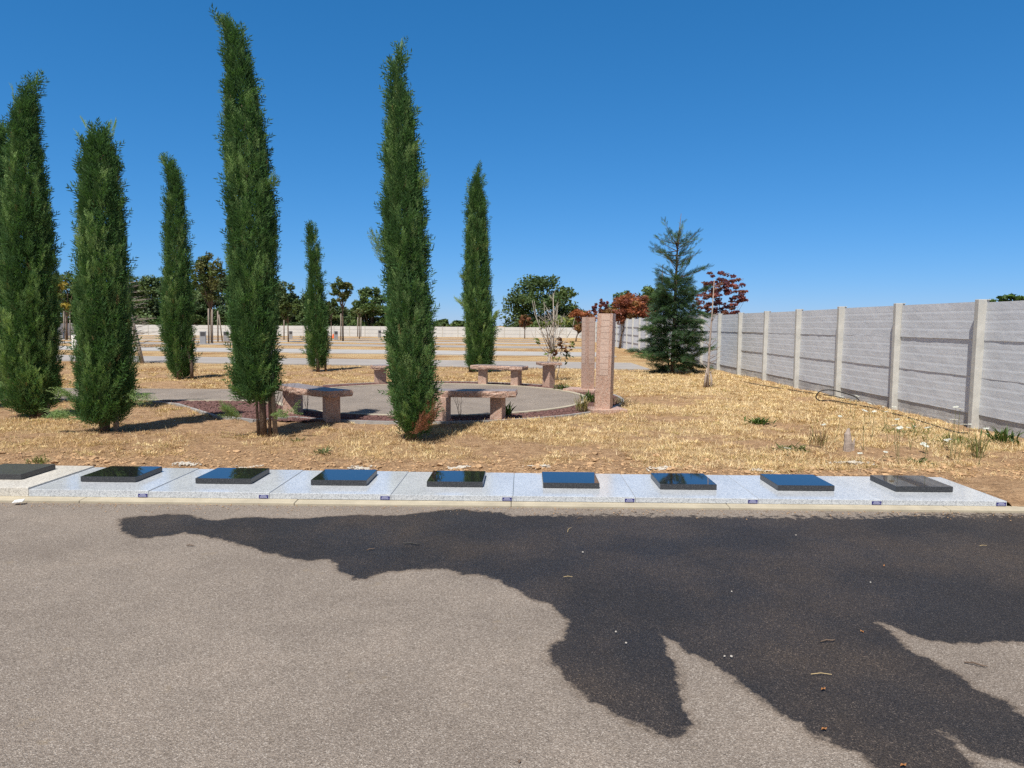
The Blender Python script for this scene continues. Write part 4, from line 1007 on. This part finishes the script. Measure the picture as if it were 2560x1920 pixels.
# ------------------------------------------------------------------ conifer by the wall
def conifer(label, base, H, W, seed):
    g = np.random.default_rng(seed); t = thing("conifer_tree", label, "conifer", base, 0)
    b = MB(); b.tube([(0, 0, -.1), (.03, 0, H*.4), (.06, 0, H*.75), (.1, 0, H*.86), (.16, 0, H)], [.075, .06, .03, .014, .006], 8)
    b.tube([(-.1, .1, .2), (-.38, .1, H*.45), (-.4, .1, H*.68)], [.035, .025, .008], 6)
    P_, D_, L_, C_ = [], [], [], []
    nb = 130
    for i in range(nb):
        z = H*np.clip(.03+.83*(i/nb)**1.05+g.normal(0, .02), .02, .81); f = z/H
        prof = np.interp(f, [0, .08, .2, .34, .45, .55, .62, .70, .78, .83, .86], [.7, .98, .95, .85, .72, .64, .66, .82, .9, .6, .2])
        a = i*2.399+g.uniform(-.5, .5); R = W/2*prof*g.choice([.5, .8, .95, 1.0, 1.25])*g.uniform(.8, 1.08)*(.72+.6*float(fbm(np.array(math.cos(a)*1.3+5), np.array(math.sin(a)*1.3+z*1.1), 77, 2)))
        el = np.radians(g.normal(3 if f < .5 else 30, 17))
        dirv = np.array([math.cos(a)*math.cos(el), math.sin(a)*math.cos(el), math.sin(el)])
        org = np.array([.06*f, 0, z]); end = org+dirv*R
        b.tube([org, (org+end)/2+np.array([0, 0, -.03]), end], [.016, .01, .004], 4)
        m = int((46 if f < .5 else 24 if f < .62 else 15)*(.4+R))
        tt = .12+.88*g.random(m)**.8
        pp = org+tt[:, None]*(end-org)+g.normal(0, .03, (m, 3))
        sd = np.where(g.random(m) < .5, -1, 1)[:, None]*np.array([-math.sin(a), math.cos(a), 0])
        dd = dirv[None]*.9+sd*g.uniform(.2, 1.0, (m, 1))+np.array([0, 0, -.12 if f < .5 else .3])+g.normal(0, .15, (m, 3))
        P_.append(pp); D_.append(dd); L_.append(g.uniform(.14, .32, m)*(1 if f < .5 else .85))
        c = np.array([.05, .095, .04]) if g.random() < .5 else np.array([.035, .07, .03])
        if g.random() < .35: c = np.array([.09, .155, .055])
        C_.append(np.tile(c, (m, 1))*g.uniform(.8, 1.25, (m, 1)))
    m = 2600; f = g.uniform(.04, .6, m); a = g.uniform(0, 6.283, m); rr = np.sqrt(g.random(m))*W/2*.72*np.interp(f, [0, .1, .4, .6], [.7, .95, .8, .5])
    P_.append(np.stack([rr*np.cos(a), rr*np.sin(a), f*H], -1)); D_.append(np.stack([np.cos(a), np.sin(a), g.uniform(-.4, .3, m)], -1)+g.normal(0, .35, (m, 3))); L_.append(g.uniform(.16, .34, m)); C_.append(np.array([.05, .09, .042])*g.uniform(.6, 1.5, (m, 1)))
    P_, D_, L_, C_ = map(np.concatenate, (P_, D_, L_, C_))
    prot = []
    for s in range(4):
        q = []
        for i in range(11):
            tq = .05+.9*i/11; sg = 1 if i % 2 else -1; d = np.array([sg*.75, g.uniform(-.3, .3), .7]); d /= np.linalg.norm(d)
            bq = np.array([0, 0, tq]); L = .34*(1-.5*tq); sv = np.cross(d, [0.1, 1, 0.2]); sv /= np.linalg.norm(sv)
            q.append([bq, bq+d*L*.4+sv*.03, bq+d*L, bq+d*L*.4-sv*.03])
        q.append([np.array([-.02, 0, 0]), np.array([.02, 0, .5]), np.array([0, 0, 1.05]), np.array([-.02, 0, .5])])
        prot.append(np.array(q))
    V, C = place_sprigs(P_, D_, L_, np.ones(len(P_)), C_, g, prot)
    link("crown", np_mesh("crown", V, 4, C), M['cypress'], t)
    b.build("trunk", M['bark'], t, smooth_=True)
pb = G(1684, 934); conifer("dark airy conifer with thin leader, standing by the grey wall", (pb.x, pb.y+.2, 0), P(1697, 531, pb.y).z, 2.4, 703)

# bare trees
def bare_tree(name, label, cat, base, pts, rad, nbr, seed, m, br=(.3, .8), up=.5, sub=3, zlo=.25, rb=.25, leaves=None, stems=()):
    r = random.Random(seed); t = thing(name, label, cat, base, 0); b = MB()
    pts = [Vector(p) for p in pts]
    b.tube(pts, rad, 8)
    for s_pts, s_rad in stems: b.tube(s_pts, s_rad, 6)
    def along(tq):
        k = min(int(tq*(len(pts)-1)), len(pts)-2); return pts[k].lerp(pts[k+1], tq*(len(pts)-1)-k), rad[k]
    for i in range(nbr):
        tq = r.uniform(zlo, .98); p, rr = along(tq); a = r.uniform(0, 6.283); L = r.uniform(*br)*(1.1-.5*tq)
        d = Vector((math.cos(a), math.sin(a), up*r.uniform(.4, 1.4))).normalized()
        e = p+d*L; mid = p.lerp(e, .5)+Vector((0, 0, -.06*L))
        b.tube([p, mid, e], [rr*rb, rr*rb*.7, rr*rb*.3], 4)
        for q in range(sub):
            s = p.lerp(e, r.uniform(.3, .95)); a2 = a+r.uniform(-1, 1); d2 = Vector((math.cos(a2), math.sin(a2), up*r.uniform(-.3, 1.3))).normalized()
            b.tube([s, s+d2*L*r.uniform(.25, .5)], [rr*rb*.4, rr*rb*.18], 3)
    b.build("trunk", m, t, smooth_=True)
    if leaves:
        g = np.random.default_rng(seed); PP = []; CC = []; 
        for (x, y, z, s, n, c) in leaves:
            PP.append(np.array([x, y, z])+g.normal(0, s, (n, 3))); CC.append(np.tile(np.array(c), (n, 1))*g.uniform(.7, 1.3, (n, 1)))
        V = leaf_quads(np.concatenate(PP), .16, g, .2, .42)
        link("leaves", np_mesh("leaves", V, 4, np.concatenate(CC)), M['leaf'], t)
    return t
pb = G(357, 909)
bare_tree("dead_conifer", "dead grey leaning conifer with bare snapped twigs, behind the flat-topped cypress", "dead tree", (pb.x, pb.y, 0),
          [(0, 0, -.1), (-.17, 0, .8), (-.36, 0, 1.7), (-.46, 0, 2.5), (-.45, 0, 3.6)], [.085, .075, .07, .05, .015], 95, 3, M['bark_grey'], (.35, 1.15), .12, 4, .2, .17,
          stems=[([(-.9, -.1, -.1), (-.95, 0, 1.0), (-1.0, 0, 2.0)], [.09, .07, .04])])
pb = G(1769, 968)
bare_tree("bare_tree", "thin pale bare tree with few twigs, between the conifer and the wall", "bare tree", (pb.x, pb.y, 0),
          [(0, 0, -.1), (0, 0, .35), (.02, 0, 1.1), (.06, 0, 1.9), (.09, 0, 2.8)], [.05, .034, .026, .018, .007], 22, 5, M['dead_wood'], (.2, .5), .55, 2, .22, .35,
          stems=[([(.07, -.05, -.05), (.09, -.03, .18), (.06, 0, .42)], [.035, .03, .015]), ([(-.08, 0, -.05), (-.06, 0, .25), (-.03, 0, .5)], [.04, .03, .015])])
pb = Vector((1.02, 20.3, 0))
mag_st = []
r_ = random.Random(8)
for i in range(20):
    a = r_.uniform(0, 6.283); s = r_.uniform(.1, .68); h = r_.uniform(1.3, 2.4); z0 = r_.uniform(.5, 1.3); x0 = .05+r_.uniform(-.03, .12)
    mag_st.append(([(x0, 0, z0), (x0+s*.5*math.cos(a), s*.5*math.sin(a), z0+(h-z0)*.35), (x0+s*.9*math.cos(a), s*.9*math.sin(a), z0+(h-z0)*.7), (x0+s*math.cos(a)*1.05, s*math.sin(a), h)], [.012, .0095, .007, .003]))
mag_st.append(([(.25, 0, 0), (.35, 0, .5), (.42, 0, .95)], [.02, .016, .008])); mag_st.append(([(.1, 0, 0), (.3, 0, .6), (.45, 0, 1.1)], [.02, .015, .006]))
BR, GL = (.13, .055, .03), (.13, .17, .035)
bare_tree("bare_shrub", "half dead pale-stemmed magnolia shrub with few brown leaves, behind the pedestal", "shrub", (pb.x, pb.y, 0), [(0, 0, -.1), (.02, 0, .5), (.12, 0, 1.1), (.15, 0, 1.6), (.13, 0, 2.5)], [.07, .05, .03, .016, .005], 26, 9, M['bark_pale'], (.35, .8), 1.5, 4, .35, .35,
          leaves=[(.34, -.1, 1.12, .05, 10, BR), (.2, -.1, .85, .06, 14, BR), (.5, -.1, .88, .07, 16, BR), (.56, -.1, .72, .07, 12, (.05, .06, .03)), (.65, -.1, 1.05, .07, 8, GL), (.14, -.1, .9, .07, 12, GL), (.28, -.1, .62, .05, 8, GL), (-.1, 0, 1.65, .05, 10, GL), (-.2, 0, 1.55, .05, 8, GL), (.48, 0, 1.7, .08, 10, (.2, .22, .05)), (.62, 0, 1.72, .05, 6, (.2, .22, .05)), (-.32, 0, 1.12, .04, 6, GL), (.24, 0, 1.72, .06, 8, (.2, .22, .05)), (.4, -.1, 1.0, .06, 10, BR)], stems=mag_st)

# ------------------------------------------------------------------ weeds, flowers, hose, litter
def weed(name, label, cat, px, n, L, W, el, cols, seed, group=None, spread=.05, P3=None):
    p = P3 or G(*px); g = np.random.default_rng(seed)
    pos = np.stack([g.normal(0, spread, n), g.normal(0, spread, n), np.full(n, -.01)], -1)
    az = g.uniform(0, 6.283, n); e = np.radians(np.clip(g.normal(el, 14, n), 5, 88)); l_ = L*g.uniform(.5, 1.2, n); w = W*g.uniform(.6, 1.2, n)
    d = np.stack([np.cos(az)*np.cos(e), np.sin(az)*np.cos(e), np.sin(e)], -1); s = np.stack([-np.sin(az), np.cos(az), 0*az], -1)
    mid = pos+d*l_[:, None]*.55; tip = pos+d*l_[:, None]+np.stack([np.cos(az)*.1*l_, np.sin(az)*.1*l_, -.12*l_], -1)
    V = np.stack([pos, mid+s*w[:, None]/2, tip, mid-s*w[:, None]/2], 1)
    c = np.array(cols)[g.integers(0, len(cols), n)]*g.uniform(.8, 1.2, (n, 1))
    o = link(name, np_mesh(name, V, 4, c), M['leaf'], None, (p.x, p.y, float(lawn_z(np.array(p.x), np.array(p.y))) if not paved(p.x, p.y) else .01))
    set_props(o, label, cat, group); return o
WG = [(.06, .11, .025), (.09, .14, .035), (.045, .08, .02)]
DG = [(.3, .24, .09), (.17, .18, .06), (.36, .26, .11), (.12, .14, .04)]
weed("green_weed", "low bright green rosette alone in the dry lawn", "weed", (1896, 1062), 90, .17, .03, 30, WG, 801, spread=.06)
weed("green_weed", "small grey-green weed in front of the left bench", "weed", (808, 1133), 45, .13, .022, 35, [(.12, .14, .06), (.09, .12, .05)], 802)
weed("green_weed", "tiny grey weed left of the middle cypress foot", "weed", (745, 1101), 35, .1, .02, 30, [(.16, .16, .08)], 803)
weed("green_weed", "low green weed at the right, behind the rightmost slabs", "weed", (2292, 1154), 60, .12, .02, 32, WG, 804)
weed("green_weed", "grassy green tuft by the left slabs", "weed", (95, 1160), 60, .12, .012, 50, [(.1, .14, .03), (.2, .2, .07)], 805)
weed("green_weed", "sprawling green weed left of the rotten stump", "weed", (1984, 1126), 60, .16, .025, 32, WG, 806, spread=.08)
weed("grass_clump", "tall yellow-green grass clump in front of the nearer pillar", "grass clump", (1456, 1030), 130, .33, .012, 70, DG, 807, spread=.06)
weed("green_weed", "leafy green weed at the nearer pillar's left foot", "weed", (1474, 1006), 70, .28, .03, 60, WG+[(.2, .18, .05)], 808, spread=.06)
weed("green_weed", "low grey-green weed at the right foot of the stone pedestal", "weed", (1404, 974), 90, .2, .03, 40, [(.1, .13, .05), (.13, .15, .06)], 809, spread=.1)
weed("dry_weed", "dry brownish weed behind the nearer pillar's base", "weed", (1552, 1012), 110, .25, .018, 40, [(.2, .14, .08), (.15, .15, .07), (.12, .08, .06)], 810, spread=.12)
weed("green_weed", "small ivy-like weed at the long bench's right leg", "weed", (1268, 1040), 26, .3, .045, 62, WG, 811, spread=.05)
weed("green_weed", "flattened green weed under the flowers by the wall", "weed", (2262, 1080), 130, .22, .02, 25, [(.13, .16, .05), (.2, .2, .08)], 812, spread=.22)
weed("green_weed", "green weed patch in front of the nearest wall post", "weed", (2385, 1110), 130, .22, .02, 28, [(.13, .16, .05), (.22, .2, .08)], 813, spread=.2)
weed("dry_weed", "tall tangled weed at the foot of the nearest wall post", "weed", (2444, 1140), 60, .38, .012, 72, [(.14, .16, .05), (.2, .16, .07)], 814, spread=.04)
weed("dry_weed", "upright brown weed left of the rotten stump", "weed", (2044, 1120), 50, .32, .010, 75, [(.14, .14, .05), (.16, .1, .05)], 815, spread=.05)
weed("green_weed", "dark green weed where the wall leaves the frame", "weed", (2505, 1105), 60, .3, .03, 55, WG, 816, spread=.1)
r_ = random.Random(21)
fl = [(2105, 994), (2127, 1002), (2142, 992), (2173, 1010), (2100, 1042), (2060, 1060), (2208, 1020), (2217, 1026), (2235, 1020), (2243, 1046), (2161, 1033), (2236, 1066), (2250, 1070), (2271, 1072), (2286, 1069), (2308, 1112), (2316, 1116), (2365, 1105), (2372, 1103), (2390, 1015), (2400, 1026), (2385, 1050), (2425, 1061), (2410, 1066), (2468, 1085), (2466, 1070), (2214, 1132), (1968, 1127), (2150, 1138), (2186, 1027), (2320, 1066)]
def carrot_flower():
    b = MB(); rr = .034
    b.v.append((0, 0, .004)); n = 18
    for k in range(n):
        a = 6.283*k/n; q = rr*(1 if k % 2 else .8); b.v.append((q*math.cos(a), q*math.sin(a), .012))
    for k in range(n): b.f.append((0, 1+k, 1+(k+1) % n))
    for q in range(26):
        a, d = r_.uniform(0, 6.283), rr*math.sqrt(r_.random()); b.box((d*math.cos(a), d*math.sin(a), .013), (.009, .009, .006), a)
    return b.mesh("flower_head")
heads = [carrot_flower() for _ in range(3)]
M['petal'] = m_plain('petal_white', (.66, .67, .6), .8, .1, 5, 0)
for me_ in heads: me_.materials.append(M['petal'])
M['stem'] = m_plain("flower_stem", (.16, .17, .07), .8, .2, 5, 0)
for i, (u, v) in enumerate(fl):
    hf = r_.uniform(.22, .5)
    if u in (2390, 2400): hf = .62
    if v > 1080: hf = r_.uniform(.07, .14)
    p = G(u, v, hf)
    if p.x > float(wall_x(p.y))-.12 or p.y > 20: p = G(u, v, .25); hf = .25
    if p.x > float(wall_x(p.y))-.12:
        kx = (float(wall_x(p.y))-.2)/p.x; p = Vector((p.x*kx, p.y*kx, CAM_H+(p.z-CAM_H)*kx)); hf = p.z
    z0 = float(lawn_z(np.array(p.x), np.array(p.y)))
    t = thing("wild_carrot", "white flat-headed wild carrot flower on a thin stem near the grey wall", "wild flower", (p.x, p.y, z0), r_.uniform(0, 6), "wild carrot flowers near the wall")
    b = MB(); dx, dy = r_.uniform(-.06, .06), r_.uniform(-.06, .06)
    b.tube([(-dx, -dy, -.02), (-dx*.2, -dy*.3, hf*.5), (0, 0, hf)], [.0035, .003, .002], 4)
    b.tube([(-dx*.3, -dy*.3, hf*.45), (.05, .03, hf*.6)], [.002, .001], 3)
    b.build("stem", M['stem'], t)
    h = link("flower_head", r_.choice(heads), None, t); h.location = (0, 0, hf); sc = r_.uniform(.6, 1.15); h.scale = (sc, sc, sc); h.rotation_euler = (r_.uniform(-.3, .3), r_.uniform(-.3, .3), r_.uniform(0, 6))
# hose
cu_ = []
for u, v, z in [(1870, 955, .02), (1935, 972, .02), (2010, 983, .02), (2080, 988, .03), (2160, 1010, .05)]:
    p = G(u, v, z); cu_.append(p)
loopc = [(2160, 1008, .05), (2128, 990, .07), (2096, 976, .25), (2060, 974, .36), (2046, 985, .25), (2044, 999, .10), (2062, 1007, .03), (2110, 1012, .02), (2165, 1016, .02), (2210, 1030, .02), (2260, 1042, .02), (2330, 1060, .02), (2400, 1078, .03), (2440, 1080, .03)]
def catmull(pts, n=10):
    out = []
    for i in range(len(pts)-1):
        p0, p1_, p2_, p3 = pts[max(i-1, 0)], pts[i], pts[i+1], pts[min(i+2, len(pts)-1)]
        for k in range(n):
            t = k/n; out.append(.5*((2*p1_)+(p2_-p0)*t+(2*p0-5*p1_+4*p2_-p3)*t*t+(3*p1_-p0-3*p2_+p3)*t**3))
    return out+[pts[-1]]
def clampwall(p):
    lim = float(wall_x(p.y))-.12
    return Vector((lim, p.y, p.z)) if p.x > lim else p
hp = [clampwall(G(1860, 955, .02)), clampwall(G(1935, 968, .02)), clampwall(G(2010, 980, .02)), clampwall(G(2090, 990, .02))]
Yl = G(2070, 1003).y
lp = []
for u, v in [(2150, 1003), (2128, 990), (2100, 980), (2070, 974), (2048, 979), (2040, 992), (2048, 1002), (2075, 1009)]:
    p = P(u, v, Yl); p.z = max(p.z, .02); p.y += (u-2040)*-.002; lp.append(clampwall(p))
tail = [clampwall(G(u, v, .02)) for u, v in [(2120, 1009), (2170, 1017), (2215, 1030), (2265, 1042), (2330, 1062), (2390, 1080), (2420, 1082)]]
b = MB(); b.tube(catmull(hp+lp+tail), .012, 6); o = b.build("garden_hose", M['hose'], None, None, smooth_=True)
set_props(o, "black hose with an upright loop, lying along the foot of the wall", "hose")
p = G(2118, 1128); b = MB()
b.tube([(0, 0, -.05), (.005, 0, .1), (.0, .01, .22), (.012, .01, .3)], [.055, .05, .04, .012], 9); b.tube([(.07, 0, -.02), (.075, 0, .1), (.09, 0, .17)], [.02, .018, .006], 5)
o = b.build("rotten_stump", M['dead_wood'], None, p); set_props(o, "small grey weathered wood stump in the dry lawn", "stump")
p = G(50, 1252, KERB_Z); b = MB(); b.box((0, 0, .006), (.085, .055, .005), .25); b.box((.005, .004, .012), (.08, .05, .004), .33)
o = b.build("paper_scrap", M['white'], None, (p.x, p.y-.02, KERB_Z-.005)); o.rotation_euler = (.12, -.06, 0); set_props(o, "folded white paper scrap on the kerb at the left", "paper")
# litter on the road
M['dead_leaf'] = m_plain("dead_leaf", (.35, .16, .06), .8, .3, 40, 0)
M['straw'] = m_plain("straw", (.5, .38, .2), .8, .2, 40, 0)
M['pebble'] = m_plain("pebble", (.42, .39, .35), .8, .2, 40, 0)
def road_bit(kind, u, v, lab, seed, size=.03, a=0.0):
    p = G(u, v, ROAD_Z+.003); b = MB(); r = random.Random(seed)
    if kind == 'twig':
        b.tube([(-size, 0, .004), (-size*.2, size*.08, .009), (size*.5, -size*.05, .006), (size, size*.1, .005)], [.0035, .0045, .004, .002], 5); m = M['hose'] if size > .05 else M['bark']
    elif kind == 'straw':
        b.tube([(-size, 0, .003), (0, size*.12, .006), (size, -size*.05, .003)], [.0018, .002, .0012], 4); m = M['straw']
    elif kind == 'leaf':
        size *= .7; b.add([(-size, 0, .003), (-size*.3, size*.5, .01), (size*.5, size*.45, .005), (size, 0, .012), (size*.3, -size*.5, .006), (-size*.4, -size*.45, .012), (0, 0, .002)], [(6, 0, 1), (6, 1, 2), (6, 2, 3), (6, 3, 4), (6, 4, 5), (6, 5, 0)]); m = M['dead_leaf']
    else:
        vv, ff = ico(1); b.add([(q[0]*size*.65*r.uniform(.7, 1.2), q[1]*size*.65*r.uniform(.7, 1.2), size*.4+q[2]*size*.6) for q in vv], [tuple(f) for f in ff]); m = M['pebble'] if kind == 'pebble' else M['bark']
    name = {'twig': 'twig', 'straw': 'straw_stalk', 'leaf': 'dead_leaf', 'pebble': 'pebble', 'cone': 'seed_cone'}[kind]
    o = b.build(name, m, None, p); o.rotation_euler = (0, 0, a); set_props(o, lab, name.replace('_', ' '))
road_bit('twig', 1031, 1361, "short black twig on the wet asphalt, upper left of the wet patch", 1, .07, -.15)
road_bit('twig', 927, 1375, "curled dark twig left of the black twig on wet asphalt", 2, .03, .6)
road_bit('twig', 1450, 1297, "tiny dark twig at the wet patch's dry upper rim", 9, .03, .5)
road_bit('twig', 2070, 1604, "bent thin twig in the middle of the wet asphalt at right", 3, .045, .2)
road_bit('twig', 2440, 1663, "thin dark stalk on the dry tongue at the right edge", 4, .05, -.5)
road_bit('twig', 476, 1365, "tiny twig on dry asphalt below the wet patch's left end", 5, .03, 0)
road_bit('straw', 2053, 1687, "pale curved straw on the wet asphalt, lower right", 6, .05, 0)
road_bit('straw', 1423, 1325, "thin upright-lying straw on wet asphalt below the fifth slab", 7, .07, 1.3)
road_bit('straw', 1420, 1443, "short pale straw on wet asphalt in the middle", 8, .03, .1)
road_bit('straw', 2458, 1365, "short straw on wet asphalt near the right edge", 10, .03, .1)
road_bit('leaf', 2058, 1725, "orange-brown dead leaf on the wet asphalt, below the curved straw", 11, .02, .4)
road_bit('leaf', 2210, 1416, "small orange leaf on wet asphalt, upper right", 12, .017, 1)
road_bit('leaf', 2155, 1581, "small rusty leaf near the tip of the right dry tongue", 13, .016, 2)
road_bit('leaf', 2060, 1825, "curled tan leaf on wet asphalt near the bottom", 14, .02, .2)
road_bit('leaf', 2258, 1916, "orange leaf at the bottom edge of the photo", 19, .02, .2)
road_bit('pebble', 1457, 1382, "small white pebble on wet asphalt, left middle", 15, .012)
road_bit('pebble', 1565, 1609, "white pebble in the left wet lobe", 16, .01)
road_bit('pebble', 1540, 1581, "pale pebble just above another in the left wet lobe", 17, .01)
road_bit('pebble', 1829, 1480, "single white pebble in the middle of the wet asphalt", 18, .009)
road_bit('pebble', 1828, 1643, "one of two neighbouring beige pebbles on wet asphalt, the right one", 20, .011)
road_bit('pebble', 1811, 1642, "one of two neighbouring beige pebbles on wet asphalt, the left one", 21, .009)
road_bit('pebble', 2176, 1457, "white pebble on the wet asphalt, right of the centre", 22, .009)
road_bit('pebble', 1990, 1339, "white pebble on wet asphalt below the third slab from the right", 23, .01)
road_bit('cone', 1298, 1906, "round brown seed cone on dry asphalt at the bottom middle", 24, .011)
